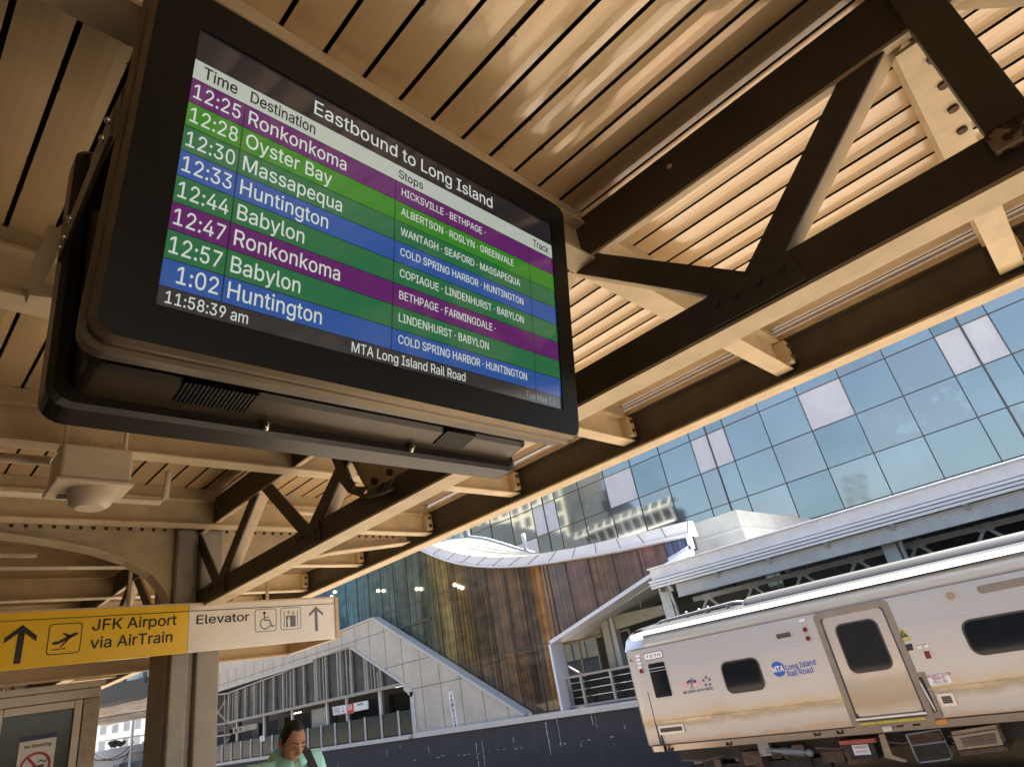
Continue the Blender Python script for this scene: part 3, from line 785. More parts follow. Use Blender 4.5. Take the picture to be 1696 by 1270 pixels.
for k in range(6): v.face([(1.235+.012*k, WY-.008, 1.795+.011*math.sin(k*1.3)+.003*k), (1.247+.012*k, WY-.008, 1.795+.011*math.sin((k+1)*1.3)+.003*k), (1.247+.012*k, WY-.008, 1.805+.011*math.sin((k+1)*1.3)+.003*k), (1.235+.012*k, WY-.008, 1.805+.011*math.sin(k*1.3)+.003*k)], 2)
v.build('lettering', [M['navy'], M['red'], M['sign_black']], ns)
# ------------------------------------------------------------------ the commuter train
TXP = 13.9
M['train'] = flat_grad('stained stainless side', [(0, (.33, .26, .20)), (.10, (.37, .30, .24)), (.125, (.38, .365, .355)), (.20, (.42, .40, .39)), (.262, (.31, .265, .20)), (.30, (.52, .42, .27)), (.34, (.50, .46, .425)), (.42, (.53, .51, .51)), (.75, (.57, .56, .575)), (1, (.57, .57, .59))], 2, -.34, 1.95, .31, .6, .18, 2.2, (1, .55, 1.0))
M['train_roof'] = mat('train roof steel', (.72, .74, .76), .34, .25, .12, 1.6, stretch=(1, .2, 3))
M['roof_top'] = mat('roof sheet darkened for sun', (.075, .08, .088), .75, 0, .3, 1.2, spec=.2, stretch=(3, .15, 1))  # top darkened against the sun, eave steel above lightened for its shade
M['door_steel'] = flat_grad('stained door steel', [(0, (.44, .41, .38)), (.12, (.34, .28, .21)), (.30, (.40, .355, .30)), (.42, (.58, .52, .47)), (1, (.57, .53, .51))], 2, -.05, 1.8, .30, .6, .12, 2.4)
M['door_frame'] = mat('brown door frame', (.27, .22, .17), .45, .3, .2, 6)
M['train_glass'] = mat('train dark glass', (.012, .014, .017), .06, 0, spec=.45)
M['rubber'] = mat('window rubber', (.05, .045, .038), .6)
M['train_trim'] = mat('bright stainless trim', (.62, .58, .54), .3, .6, .1, 8)
M['white_paint'] = mat('white decal', (.78, .77, .74), .4); M['blue'] = mat('decal blue', (.035, .10, .36), .4)
M['navy2'] = mat('decal navy', (.05, .055, .13), .4); M['pink'] = mat('faded flag red', (.62, .26, .27), .5)
M['yellow'] = mat('safety yellow', (.60, .47, .06), .5, 0, .3, 20); M['under'] = mat('dirty underframe', (.045, .038, .032), .75, .1, .5, 6, .2, 30)
M['under2'] = mat('brown underframe', (.15, .095, .06), .75, .1, .4, 8); M['red_lamp'] = mat('red lens', (.16, .015, .02), .2)
M['grille'] = mat('tan equipment grille', (.36, .27, .18), .5, .2, .2, 9); M['orange'] = mat('orange sticker', (.62, .28, .03), .5)
M['redpaint'] = mat('faded red paint', (.42, .10, .06), .55, 0, .25, 8); M['grey_tube'] = mat('grey tube', (.24, .25, .26), .4, .4)
def tp(px, py, d=0.0): return at(px, py, X=TXP-d)
def yz(px, py): p = at(px, py, X=TXP); return p.y, p.z
train = thing('train_car', (15.5, -3, -1.1), 'stained stainless commuter train car numbered 7270 with blue lettering', 'train')
prof = [(.16, -.33), (.13, -.20), (.035, -.17), (.012, .22), (0, .30), (0, 1.90), (.012, 1.905), (.012, 1.92), (-.012, 1.93), (.01, 2.06), (.06, 2.18), (.16, 2.28), (.34, 2.365), (.7, 2.42), (1.6, 2.45)]
prof = prof + [(3.2-a, b) for a, b in prof[::-1][1:]]
secs = [(-18, 0, 0), (9.3, 0, 0), (9.72, .012, .035), (9.88, .04, .10), (9.97, .12, .24), (10.0, .3, .45)]
v = MB(); n = len(prof)
def sect(y, ins, drop):
    out = []
    for a, b in prof:
        aa = a+(ins if a < 1.6 else -ins if a > 1.6 else 0); bb = b-drop*max(0, (b-1.85)/.6)
        out.append((TXP+aa, y, bb))
    return out
SS = [sect(*q) for q in secs]
for i in range(len(SS)-1):
    for k in range(n-1):
        roof_ = 8 <= k < n-9
        v.add([SS[i][k], SS[i][k+1], SS[i+1][k+1], SS[i+1][k]], [(0, 1, 2, 3)], (2 if 11 <= k < n-12 else 1) if roof_ else 0, roof_)
v.face(SS[-1], 0); v.face(SS[0], 0)
v.face([SS[0][0], SS[0][-1], SS[1][-1], SS[1][0]], 0)
body = v.build('body', [M['train'], M['train_roof'], M['roof_top']], train)
bmx = bmesh.new(); bmx.from_mesh(body.data); bmesh.ops.remove_doubles(bmx, verts=bmx.verts, dist=.0004); bmx.to_mesh(body.data); bmx.free()
def T(y, z, d=0.0): return (TXP-d, y, z)
def plate(mb, y0, y1, z0, z1, r, d0, d1, mi=0):
    pts = rrect(min(y0, y1), max(y0, y1), min(z0, z1), max(z0, z1), r)
    mb.prism([T(a, b, d0) for a, b in pts], (-(d1-d0), 0, 0), mi)
def ringp(mb, y0, y1, z0, z1, r, w, d0, d1, mi=0):
    o_, i_ = rrect(y0, y1, z0, z1, r), rrect(y0+w, y1-w, z0+w, z1-w, max(.005, r-w))
    ring(mb, o_, i_, lambda a, b, d: T(a, b, d), d0, d1, mi)
def box_px(pts):
    q = [yz(*p) for p in pts]; ys = sorted(a for a, b in q); zs = sorted(b for a, b in q)
    return (ys[0]+ys[1])/2, (ys[2]+ys[3])/2, (zs[0]+zs[1])/2, (zs[2]+zs[3])/2
def train_window(pts, r, name='window', w=.035):
    y0, y1, z0, z1 = pts if len(pts) == 4 and not isinstance(pts[0], tuple) else box_px(pts)
    a = MB(); ringp(a, y0-w, y1+w, z0-w, z1+w, r+w, w, -.01, .014); o = a.build(name, M['rubber'], train, .003)
    a = MB(); plate(a, y0, y1, z0, z1, r, -.01, .006); a.build('pane', M['train_glass'], o)
    a = MB(); ringp(a, y0-w-.014, y1+w+.014, z0-w-.014, z1+w+.014, r+w+.014, .016, -.005, .008); a.build('window_trim', M['train_trim'], o)
    return y0, y1, z0, z1
train_window([(1076, 1099), (1101, 1096), (1112, 1151), (1085, 1155)], .03, 'cab_window', .012)
train_window([(1196, 1098), (1254, 1090), (1266, 1137), (1206, 1148)], .13)
y1_, zt = yz(1591, 1031); _, zb = yz(1618, 1083)
bw = y1_-2.1
train_window((y1_-2.25, y1_, zb, zt), .15)
for k in range(4): train_window((y1_-2.25-2.9*(k+1), y1_-2.9*(k+1), zb, zt), .15)
# door
fr = MB(); ringp(fr, 3.66, 5.11, -.21, 1.88, .10, .115, -.02, .02); fr.build('door_frame', M['door_frame'], train, .006)
dr = MB(); plate(dr, 3.80, 4.97, -.02, 1.775, .11, -.02, .004); dro = dr.build('door', M['door_steel'], train, .006)
q = MB(); ringp(q, 3.774, 4.996, -.095, 1.801, .12, .028, -.015, .0165); q.build('door_seal', M['rubber'], dro)
y0, y1, z0, z1 = box_px([(1384, 1036), (1452, 1025), (1475, 1104), (1411, 1114)])
q = MB(); ringp(q, y0-.03, y1+.03, z0-.03, z1+.03, .15, .03, 0, .018); wo = q.build('window', M['rubber'], dro, .003)
q = MB(); plate(q, y0, y1, z0, z1, .12, 0, .009); q.build('pane', M['train_glass'], wo)
q = MB(); q.box(TXP-.05, TXP+.05, 3.76, 5.0, -.075, -.035); q.build('threshold', M['train_trim'], dro, .006)
q = MB(); q.box(TXP-.055, TXP+.05, 3.81, 4.96, -.155, -.115); q.build('step_edge', M['yellow'], train, .004)
# grab handle recess beside the door
q = MB(); q.prism([tp(1510, 1114, .012), tp(1531, 1112, .012), tp(1562, 1186, .012), tp(1546, 1192, .012)], (.1, 0, 0)); rec = q.build('handle_recess', M['door_frame'], train, .004)
q = MB(); q.prism([tp(1516, 1122, .016), tp(1527, 1120, .016), tp(1553, 1178, .016), tp(1544, 1180, .016)], (.05, 0, 0)); q.build('recess_pocket', M['under'], rec)
q = MB(); q.tube([tp(1523, 1127, .02), tp(1524, 1130, .035), tp(1547, 1172, .035), tp(1549, 1176, .02)], .018, 8); q.build('grab_bar', M['train_trim'], rec)
# ribs, seams along the side
q = MB()
for z, h_ in ((1.42, .016), (1.36, .01)): q.box(TXP-.009, TXP, 5.14, 9.35, z, z+h_); q.box(TXP-.009, TXP, -17.9, 3.64, z, z+h_)
q.box(TXP-.016, TXP+.03, 5.14, 9.4, .29, .315); q.box(TXP-.016, TXP+.03, -17.9, 3.64, .29, .315)
q.build('side_rib', M['train'], train, .004)
q = MB(); q.box(TXP-.004, TXP+.03, 9.52, 9.532, -.2, .95); q.box(TXP-.004, TXP+.12, 9.45, 9.462, -.33, .1); q.box(TXP-.006, TXP, -17.9, 9.7, 1.892, 1.902); q.box(TXP-.003, TXP+.14, -17.9, 9.8, -.188, -.178)
q.build('panel_seam', M['rubber'], train)
# skirt hooks
q = MB()
for px, py in ((1106, 1243), (1203, 1234), (1350, 1218), (1388, 1215), (1487, 1203), (1515, 1201)):
    a, b = yz(px, py)
    for dy in (-.05, .05): q.box(TXP+.10, TXP+.16, a+dy-.006, a+dy+.006, b-.02, b+.04)
    q.box(TXP+.10, TXP+.16, a-.05, a+.05, b-.02, b-.008)
q.build('skirt_hook', M['rubber'], train)
# vents, lamps, plates, decals
def vent(pts, name='vent'):
    y0, y1, z0, z1 = box_px(pts)
    a = MB(); ringp(a, y0, y1, z0, z1, .015, .05, -.05, .014); o = a.build(name, M['train_trim'], train, .004)
    a = MB(); plate(a, y0+.05, y1-.05, z0+.05, z1-.05, .01, -.06, .002); a.build('grille', M['door_frame'], o)
    a = MB()
    for k in range(4): z = z0+.06+(z1-z0-.12)*k/3; a.box(TXP-.01, TXP+.05, y0+.06, y1-.06, z-.008, z+.008)
    a.build('slats', M['rubber'], o)
vent([(1280, 1046), (1312, 1041), (1315, 1057), (1285, 1063)]); vent([(1089, 1202), (1131, 1197), (1135, 1211), (1094, 1218)]); vent([(1552, 1149), (1577, 1145), (1587, 1167), (1560, 1171)])
for px, py, m, r in ((1057, 1085.5, 'white_paint', .035), (1058, 1092, 'white_paint', .035), (1059.5, 1098, 'white_paint', .035), (1060.5, 1104, 'white_paint', .035), (1063, 1111, 'red_lamp', .05), (1329, 1026.5, 'white_paint', .05), (1334, 1042, 'red_lamp', .045), (1339, 1056.5, 'red_lamp', .045)):
    a = MB(); c = tp(px, py)
    if m == 'white_paint': a.box(TXP-.03, TXP, c.y-.06, c.y+.06, c.z-.028, c.z+.028)
    else: a.disc(tp(px, py), (-1, 0, 0), r, .03, 14)
    o = a.build('marker_light', M[m], train, .006)
    if m == 'red_lamp':
        a = MB(); a.disc(tp(px, py), (-1, 0, 0), r+.03, .012, 16); a.build('light_rim', M['train_trim'], o)
a = MB(); c = tp(1574.5, 986.5); a.disc(c, (-1, 0, 0), .125, .012, 26, 0); a.disc(c, (-1, 0, 0), .07, .02, 22, 1); a.build('speaker', [M['train_trim'], M['grille']], train)
y0, y1, z0, z1 = box_px([(1619, 973), (1740, 943), (1740, 957), (1622, 987)])
a = MB(); plate(a, y0-1, y1, z0, z1, .05, -.02, .008); a.build('destination_slot', M['door_frame'], train)
# number plate
y0, y1, z0, z1 = box_px([(1065.5, 1081), (1097, 1076.5), (1098.5, 1089), (1067, 1094)])
a = MB(); plate(a, y0, y1, z0, z1, .05, -.01, .006, 1); plate(a, y0+.015, y1-.015, z0+.015, z1-.015, .04, 0, .009, 0)
TU = Vector((0, -1, 0))
a.text('7270', T((y0+y1)/2, z0+.055, .011), TU, SV, z1-z0-.11, (y1-y0)*.78, 'C', 1, .02)
a.build('number_plate', [M['white_paint'], M['rubber']], train)
# operator emblem and name
a = MB(); c = tp(1289, 1107.5); rr_ = .145
a.face([T(c.y+rr_*math.cos(math.radians(k*10)), c.z+rr_*math.sin(math.radians(k*10)), .005) for k in range(36)], 0)
a.text('MTA', T(c.y+.13, c.z-.05, .0075), TU, SV, .105, .25, 'L', 1, .05)
a.build('emblem', [M['blue'], M['white_paint']], train)
a = MB()
for tx, p0, p1 in (('Long Island', (1303, 1109), (1352, 1099.5)), ('Rail Road', (1306, 1120), (1347.5, 1112.5))):
    A_, B_ = tp(*p0, .005), tp(*p1, .005); a.text(tx, A_, B_-A_, SV, .098, (B_-A_).length, 'L', 0, .035)
a.build('lettering', M['blue'], train)
# crossed flags, stars and motto
a = MB()
def fl(p0, p1, p2, p3, mi): a.face([tp(*p, .005) for p in (p0, p1, p2, p3)], mi)
for base, sgn in (((1144.5, 1134), -1), ((1147, 1133.5), 1)):
    if sgn < 0:
        q4 = [(1129, 1131.5), (1143, 1124.5), (1145, 1133), (1132, 1140.5)]; cn = [(1136.5, 1128), (1143, 1124.5), (1144, 1129.5), (1138.5, 1132.5)]
    else:
        q4 = [(1147, 1126), (1161, 1124.5), (1162.5, 1135), (1149, 1134)]; cn = [(1147, 1126), (1152.5, 1125.2), (1153.5, 1130), (1148, 1130.5)]
    fl(*q4, 2); P4 = [tp(*p, .0062) for p in q4]
    for k in range(5):
        t0, t1 = (k*2+1)/11, (k*2+2)/11
        a.face([P4[0].lerp(P4[3], t0), P4[1].lerp(P4[2], t0), P4[1].lerp(P4[2], t1), P4[0].lerp(P4[3], t1)], 1)
    a.face([tp(*p, .0075) for p in cn], 0)
a.face([tp(*p, .005) for p in ((1142.5, 1122), (1143.5, 1122), (1149, 1140), (1148, 1140))], 0); a.face([tp(*p, .005) for p in ((1146.5, 1122), (1147.5, 1122), (1144.5, 1140), (1143.5, 1140))], 0)
for px, py in ((1169, 1121), (1175, 1124.5), (1176, 1132.5), (1169, 1133.5), (1165, 1126)):
    c = tp(px, py, .005); a.face([(c.x, c.y+(.045 if k % 2 == 0 else .018)*math.sin(k*math.pi/5), c.z+(.045 if k % 2 == 0 else .018)*math.cos(k*math.pi/5)) for k in range(10)], 0)
A_, B_ = tp(1132, 1149, .005), tp(1181.5, 1141, .005); a.text('WE SERVE WITH PRIDE', A_, B_-A_, SV, .052, (B_-A_).length, 'L', 0, .03)
a.build('pride_decal', [M['navy2'], M['pink'], mat('faded flag pink', (.72, .52, .50), .5)], train)
# warning triangles, switch, labels
def tri(px, py, s_):
    a = MB(); c = tp(px, py); a.face([T(c.y, c.z+s_, .005), T(c.y-s_*.95, c.z-s_*.65, .005), T(c.y+s_*.95, c.z-s_*.65, .005)], 0)
    a.face([T(c.y, c.z+s_*.65, .007), T(c.y-s_*.62, c.z-s_*.45, .007), T(c.y+s_*.62, c.z-s_*.45, .007)], 1)
    a.face([T(c.y+s_*.05, c.z+s_*.35, .009), T(c.y-s_*.18, c.z-s_*.05, .009), T(c.y+s_*.02, c.z-s_*.05, .009), T(c.y-s_*.08, c.z-s_*.4, .009), T(c.y+s_*.16, c.z+s_*.02, .009), T(c.y-.0, c.z+s_*.02, .009)], 0)
    if s_ > .08: a.box(TXP-.005, TXP, c.y-s_*.9, c.y+s_*.9, c.z-s_*1.05, c.z-s_*.8, 0)
    a.build('warning_triangle', [M['yellow'], M['rubber']], train)
tri(1496, 1050, .115); tri(1045, 1093, .055)
def lab(pts, name, m, d=.006, texts=(), tm='redpaint'):
    a = MB(); P4 = [tp(*p, d) for p in pts]; a.prism(P4, (d+.05, 0, 0), 0)
    for tx, fx, fy, hh, wd in texts:
        o_ = P4[3].lerp(P4[2], fx).lerp(P4[0].lerp(P4[1], fx), fy); o_ = o_-Vector((.003, 0, 0))
        a.text(tx, o_, P4[2]-P4[3], P4[0]-P4[3], hh, wd, 'C', 1, .03)
    return a.build(name, [M[m], M[tm]], train)
lab([(1498, 1067), (1510, 1065), (1513, 1076), (1501, 1078)], 'door_plate', 'under')
lab([(1519, 1065.5), (1536, 1062.5), (1538, 1071), (1521, 1074)], 'switch_label', 'white_paint', .006, (('EMERGENCY', .5, .55, .03, .2), ('v', .5, .1, .04, .05)))
sw = lab([(1525, 1076), (1541, 1073.5), (1547, 1091), (1531, 1094.5)], 'door_switch', 'train_trim', .014)
a = MB(); a.prism([tp(*p, .02) for p in ((1529, 1078.5), (1538.5, 1077), (1543.5, 1089.5), (1534.5, 1091))], (.03, 0, 0)); a.build('switch_glass', M['red_lamp'], sw)
lab([(1533, 1117), (1570, 1113), (1578, 1130), (1541, 1135)], 'notice_plate', 'white_paint', .008, (('EMERGENCY ACCESS', .5, .72, .045, .42), ('REMOVE', .5, .45, .04, .2), ('PULL IN', .5, .12, .04, .22)))
lab([(1549, 1191), (1568, 1188.5), (1570, 1198), (1551, 1200)], 'sticker', 'orange', .0)
lab([(1461, 1201.5), (1476, 1199.5), (1479, 1208.5), (1464, 1211)], 'skirt_label', 'white_paint', -.08, (('WARNING', .5, .55, .035, .13),))
# roof equipment near the cab end
a = MB()
for dx, r_ in ((.42, .03), (.62, .035)):
    a.tube([(TXP+dx, 9.2, 2.33), (TXP+dx, 8.9, 2.42), (TXP+dx, 6.9, 2.47), (TXP+dx, 6.7, 2.43)], r_, 8)
for k in range(4): a.box(TXP+.40, TXP+.66, 8.7-.55*k, 8.76-.55*k, 2.40, 2.45)
for k in range(3): a.ball((TXP+.5+.1*(k % 2), 8.2-.3*k, 2.48), .045, 6)
a.build('roof_conduit', M['grey_tube'], train)
a = MB(); v8 = [(.30, 2.34), (.36, 2.46), (.62, 2.52), (1.6, 2.54), (2.58, 2.52), (2.84, 2.46), (2.9, 2.34)]
for y0, y1 in ((-17, 6.6),):
    f0 = [(TXP+p, y0, z) for p, z in v8]; f1 = [(TXP+p, y1, z) for p, z in v8]; f2 = [(TXP+p*.9+.16, y1+.25, 2.36) for p, z in v8]
    k_ = len(v8); a.add(f0+f1+f2, [(i, i+1, k_+i+1, k_+i) for i in range(k_-1)]+[(k_+i, k_+i+1, 2*k_+i+1, 2*k_+i) for i in range(k_-1)], 0, True)
a.build('roof_housing', M['roof_top'], train)
# underframe
a = MB(); a.box(TXP+.5, TXP+2.7, -17.5, 9.4, -.62, -.34); a.build('underframe', M['under'], train)
for yc in (7.6, -13.0):
    w = MB()
    for dy in (-1.05, 1.05):
        w.tube([(TXP+.78, yc+dy, -.94), (TXP+.90, yc+dy, -.94)], .46, 28)
    build_each(w, 'wheel', M['under2'], train)
    w = MB(); w.box(TXP+.55, TXP+.72, yc-1.6, yc+1.6, -.98, -.72); w.box(TXP+.5, TXP+.76, yc-1.25, yc-.8, -1.1, -.6); w.box(TXP+.5, TXP+.76, yc+.8, yc+1.25, -1.1, -.6)
    w.tube([(TXP+.62, yc-.2, -.85), (TXP+.62, yc-.2, -.4)], .14, 14); w.tube([(TXP+.62, yc+.25, -.85), (TXP+.62, yc+.25, -.4)], .14, 14)
    w.build('bogie_frame', M['under'], train, .01)
a = MB(); A_, B_ = tp(1262, 1247), tp(1331, 1252); A_.x = B_.x = TXP+.35; a.tube([A_, A_.lerp(B_, .3), A_.lerp(B_, .32), A_.lerp(B_, .85), A_.lerp(B_, .86), B_], [.05, .05, .075, .075, .045, .045], 12); a.ball(B_, .08, 6); a.ball(A_, .075, 6); a.box(TXP+.3, TXP+.42, A_.y-.05, A_.y+.2, A_.z-.1, A_.z+.25)
a.build('damper', M['grey_tube'], train)
a = MB(); c = tp(1416, 1240); a.box(TXP+.2, TXP+.5, c.y-.35, c.y+.33, c.z+.05, c.z+.12, 0); a.box(TXP+.25, TXP+.6, c.y-.27, c.y+.22, c.z-.22, c.z+.05, 1)
a.box(TXP+.24, TXP+.25, c.y-.17, c.y+.13, c.z-.14, c.z+.03, 2)
a.text('DANGER', (TXP+.237, c.y-.02, c.z-.03), TU, SV, .04, .24, 'C', 0, .03); a.text('HIGH VOLTS', (TXP+.237, c.y-.02, c.z-.10), TU, SV, .03, .22, 'C', 0, .03)
a.build('shoe_box', [M['redpaint'], M['under'], M['white_paint']], train)
a = MB(); pts = [(1501, 1216), (1557, 1207), (1577, 1251), (1573, 1256), (1524, 1262), (1519, 1258)]; P_ = [at(*p, X=TXP+.2) for p in pts]
a.tube(P_+[P_[0]], .018, 8); a.tube([at(1511, 1234, X=TXP+.2), at(1567, 1227, X=TXP+.2)], .015, 8); a.build('step_loop', M['grey_tube'], train)
a = MB(); P_ = [at(*p, X=TXP+.3) for p in ((1514, 1235), (1566, 1229), (1572, 1248), (1524, 1254))]; a.prism(P_, (.4, 0, 0)); a.build('equipment_case', M['under'], train)
a = MB(); P_ = [at(*p, X=TXP+.2) for p in ((1577, 1219), (1652, 1207), (1662, 1233), (1587, 1242))]; a.prism(P_, (.6, 0, 0), 0)
P2 = [at(*p, X=TXP+.19) for p in ((1590, 1222), (1647, 1213), (1651, 1230), (1597, 1236))]; a.prism(P2, (.05, 0, 0), 1)
for t0 in (.15, .35, .62, .82): a.prism([P2[0].lerp(P2[3], t0)-Vector((.012, 0, 0)), P2[1].lerp(P2[2], t0)-Vector((.012, 0, 0)), P2[1].lerp(P2[2], t0+.08)-Vector((.012, 0, 0)), P2[0].lerp(P2[3], t0+.08)-Vector((.012, 0, 0))], (.01, 0, 0), 0)
P3 = [at(*p, X=TXP+.25) for p in ((1587, 1243), (1663, 1234), (1672, 1242), (1592, 1252))]; a.prism(P3, (.6, 0, 0), 2)
P3 = [at(*p, X=TXP+.26) for p in ((1575, 1211), (1650, 1199), (1652, 1206), (1577, 1218))]; a.prism(P3, (.5, 0, 0), 0)
a.build('cooling_unit', [M['grille'], M['under2'], M['under2']], train, .006)
a = MB(); P_ = [at(*p, X=TXP+.25) for p in ((1455, 1216), (1464, 1214), (1478, 1250), (1502, 1258), (1500, 1262), (1466, 1254))]; a.prism(P_, (.04, 0, 0)); a.build('steel_bracket', M['grille'], train)
a = MB()
for k in range(26):
    px = rnd.uniform(1120, 1690); py = 1262-(px-1100)*.098+rnd.uniform(2, 26); p = at(px, py, X=TXP+rnd.uniform(.3, .8)); s1, s2, s3 = rnd.uniform(.04, .12), rnd.uniform(.06, .3), rnd.uniform(.04, .14)
    a.box(p.x, p.x+s1, p.y-s2, p.y+s2, p.z-s3, p.z+s3)
for k in range(5):
    px = 1130+110*k; q0, q1 = at(px, 1258-k*10, X=TXP+.3), at(px+70, 1250-k*10, X=TXP+.35); a.tube([q0, q0.lerp(q1, .5)-Vector((0, 0, .06)), q1], .02, 6)
a.build('brake_gear', M['under2'], train, .006)

# ------------------------------------------------------------------ canopy over the far platform
M['white_metal'] = mat('white painted fascia', (.80, .76, .72), .45, 0, .12, 3, spots=((.35, .33, .3), 5, .74))
M['white_trim'] = mat('white gutter trim', (.80, .81, .82), .35)
M['grey_steel'] = mat('grey painted girder', (.52, .52, .48), .5, 0, .15, 4)
M['shade_blue'] = mat('blue black soffit', (.10, .12, .14), .7, 0, .3, 3)
M['truss_grey'] = mat('grey truss bars', (.62, .64, .63), .5, 0, .15, 5)
fc = thing('far_canopy', (18, 0, 3.5), 'white edged platform canopy behind the train with grey girder', 'canopy')
YA, YB = -22, 10.85
v = MB(); v.box(17.53, 24.0, YA, YB, 3.80, 4.11); v.build('roof', M['white_metal'], fc, .01)
v = MB(); v.box(17.47, 24.0, YA, YB+.05, 4.112, 4.155); v.build('roof_edge', M['white_trim'], fc, .008)
v = MB()
for z, x_ in ((3.70, 17.40), (3.615, 17.43), (3.53, 17.46)): v.box(x_, 17.56, YA, YB+.06, z, z+.068)
v.build('gutter', M['white_trim'], fc, .01)
v = MB(); v.box(17.62, 17.66, YA, YB-.72, 3.15, 3.52); v.box(17.55, 17.74, YA, YB-.72, 3.135, 3.149); v.box(17.6, 23.8, YB-.16, YB-.10, 3.40, 3.52); v.build('girder', M['grey_steel'], fc, .004)
v = MB()
for k in range(16):
    y = 10.3-1.62*k
    v.prism([(17.44, y-.05, 3.525), (17.64, y-.05, 3.525), (17.64, y-.05, 3.36)], (0, .1, 0))
build_each(v, 'gutter_bracket', M['grey_steel'], fc)
v = MB(); v.box(17.75, 24.0, YA, YB-.2, 3.74, 3.799); v.build('soffit', M['shade_blue'], fc)
v = MB(); X_ = 18.7
v.bar((X_, YA, 3.05), (X_, YB-.6, 3.05), .12, .13)
k = 0
y = 9.75
while y > YA:
    v.bar((X_, y, 3.03), (X_, y-.72, 2.2), .07, .07); v.bar((X_, y, 3.03), (X_, y+.72, 2.2), .07, .07)
    v.bar((X_, y, 3.05), (X_+2.2, y+.3, 3.62), .07, .07)
    v.box(X_-.03, X_+.03, y-.18, y+.18, 2.95, 3.13)
    y -= 1.51
v.bar((X_, YA, 2.18), (X_, YB-.6, 2.18), .1, .12)
v.build('truss_bars', M['truss_grey'], fc)
for k in range(5):
    y = 10.78-6.6*k
    c = MB(); c.box(17.9, 18.16, y-.19, y+.15, -.12, 3.52); c.build('post', M['grey_steel'], fc, .006)
    c = MB(); c.tube([(17.75, y-.35, 3.5), (17.78, y-.33, 3.2), (17.95, y-.28, 2.95), (17.95, y-.28, 0)], .05, 8); c.build('drain_pipe', M['grey_steel'], fc)
for y, z in ((7.0, 3.3), (1.95, 3.45)):
    c = MB(); c.box(18.3, 18.6, y-.17, y+.17, z-.1, z+.12); c.tube([(18.45, y, z-.1), (18.45, y, z-.17)], [.09, .07], 10); c.tube([(18.45, y+.17, z), (18.45, y+.8, z-.04), (18.45, y+1.4, z+.1)], .02, 6)
    tag(c.build('ceiling_sensor', M['grey_steel'], None, .01), 'small grey sensor box under the far canopy '+('beside the drain pipe of the end post' if y > 5 else 'above the train door'), 'sensor')
v = MB(); v.box(23.85, 24.1, YA, YB-1.5, -.12, 3.73); tag(v.build('back_wall', M['shade_blue']), 'dark blue wall behind the far platform under the white canopy', 'wall')
c = MB(); c.tube([(19.4, 8.35, 2.75), (19.4, 8.35, 3.2)], .03, 8); c.box(19.38, 19.42, 8.2, 8.5, 2.0, 2.75)
tag(c.build('platform_banner', [mat('purple banner', (.07, .06, .16), .5)]), 'small dark purple banner hanging under the far canopy', 'banner')
# ------------------------------------------------------------------ dark retaining wall with a pale cap
JX = 19.5
M['wall_dark'] = mat('dark bluish retaining wall', (.045, .045, .051), .75, 0, .2, 2, .1, 30)
M['cap'] = mat('pale stone cap', (.60, .57, .52), .6, 0, .1, 4)
M['joint'] = mat('panel joint', (.10, .085, .07), .8)
M['stain'] = mat('white lime streak', (.45, .45, .45), .8)
wz = .445
rw = thing('retaining_wall', (JX-.3, 30, -1.2), 'dark retaining wall with white lime streaks and pale stone cap beyond the tracks', 'wall')
v = MB(); v.box(JX-.35, JX+.2, 11.2, 75, -1.7, wz-.16); 
for k in range(20): y = 12.5+3.05*k; v.box(JX-.354, JX-.34, y-.012, y+.012, -1.69, wz-.17, 1)
v.build('wall', [M['wall_dark'], M['joint']], rw)
v = MB(); v.box(JX-.42, JX+.2, 26.45, 75, wz-.16, wz-.06); v.box(JX-.39, JX+.2, 26.45, 75, wz-.06, wz+.0); v.box(JX-.42, JX+.2, 11.2, 26.15, wz-.16, wz-.06); v.box(JX-.39, JX+.2, 11.2, 26.15, wz-.06, wz+.03)
v.build('cap', M['cap'], rw, .012)
v = MB()
for px, py, ln in ((903, 1195, 55), (922, 1190, 50), (788, 1230, 40), (798, 1228, 42), (978, 1180, 22), (985, 1186, 20), (850, 1220, 10), (1034, 1200, 8), (962, 1230, 6), (640, 1240, 14), (662, 1232, 8), (710, 1236, 12), (560, 1262, 8)):
    a_, b_ = at(px, py, X=JX-.353), at(px+ln*.12, py+ln, X=JX-.353); y_ = a_.y; z_ = a_.z
    for k in range(4):
        w_ = rnd.uniform(.012, .03); zz = z_-(a_.z-b_.z)*k/4; z2 = z_-(a_.z-b_.z)*(k+1)/4*rnd.uniform(.9, 1.05); yo = rnd.uniform(-.02, .02)
        v.face([(JX-.353, y_+yo-w_, zz), (JX-.353, y_+yo+w_, zz), (JX-.353, y_+yo+w_*.6, z2), (JX-.353, y_+yo-w_*.4, z2)])
for k in range(26):
    y_, z_ = rnd.uniform(12, 27), -.55+rnd.uniform(-.04, .04); w_ = rnd.uniform(.02, .09)
    v.face([(JX-.353, y_-w_, z_), (JX-.353, y_+w_, z_+rnd.uniform(-.01, .02)), (JX-.353, y_+w_*.7, z_+rnd.uniform(.015, .05)), (JX-.353, y_-w_*.6, z_+.02)])
v.build('lime_streaks', M['stain'], rw)

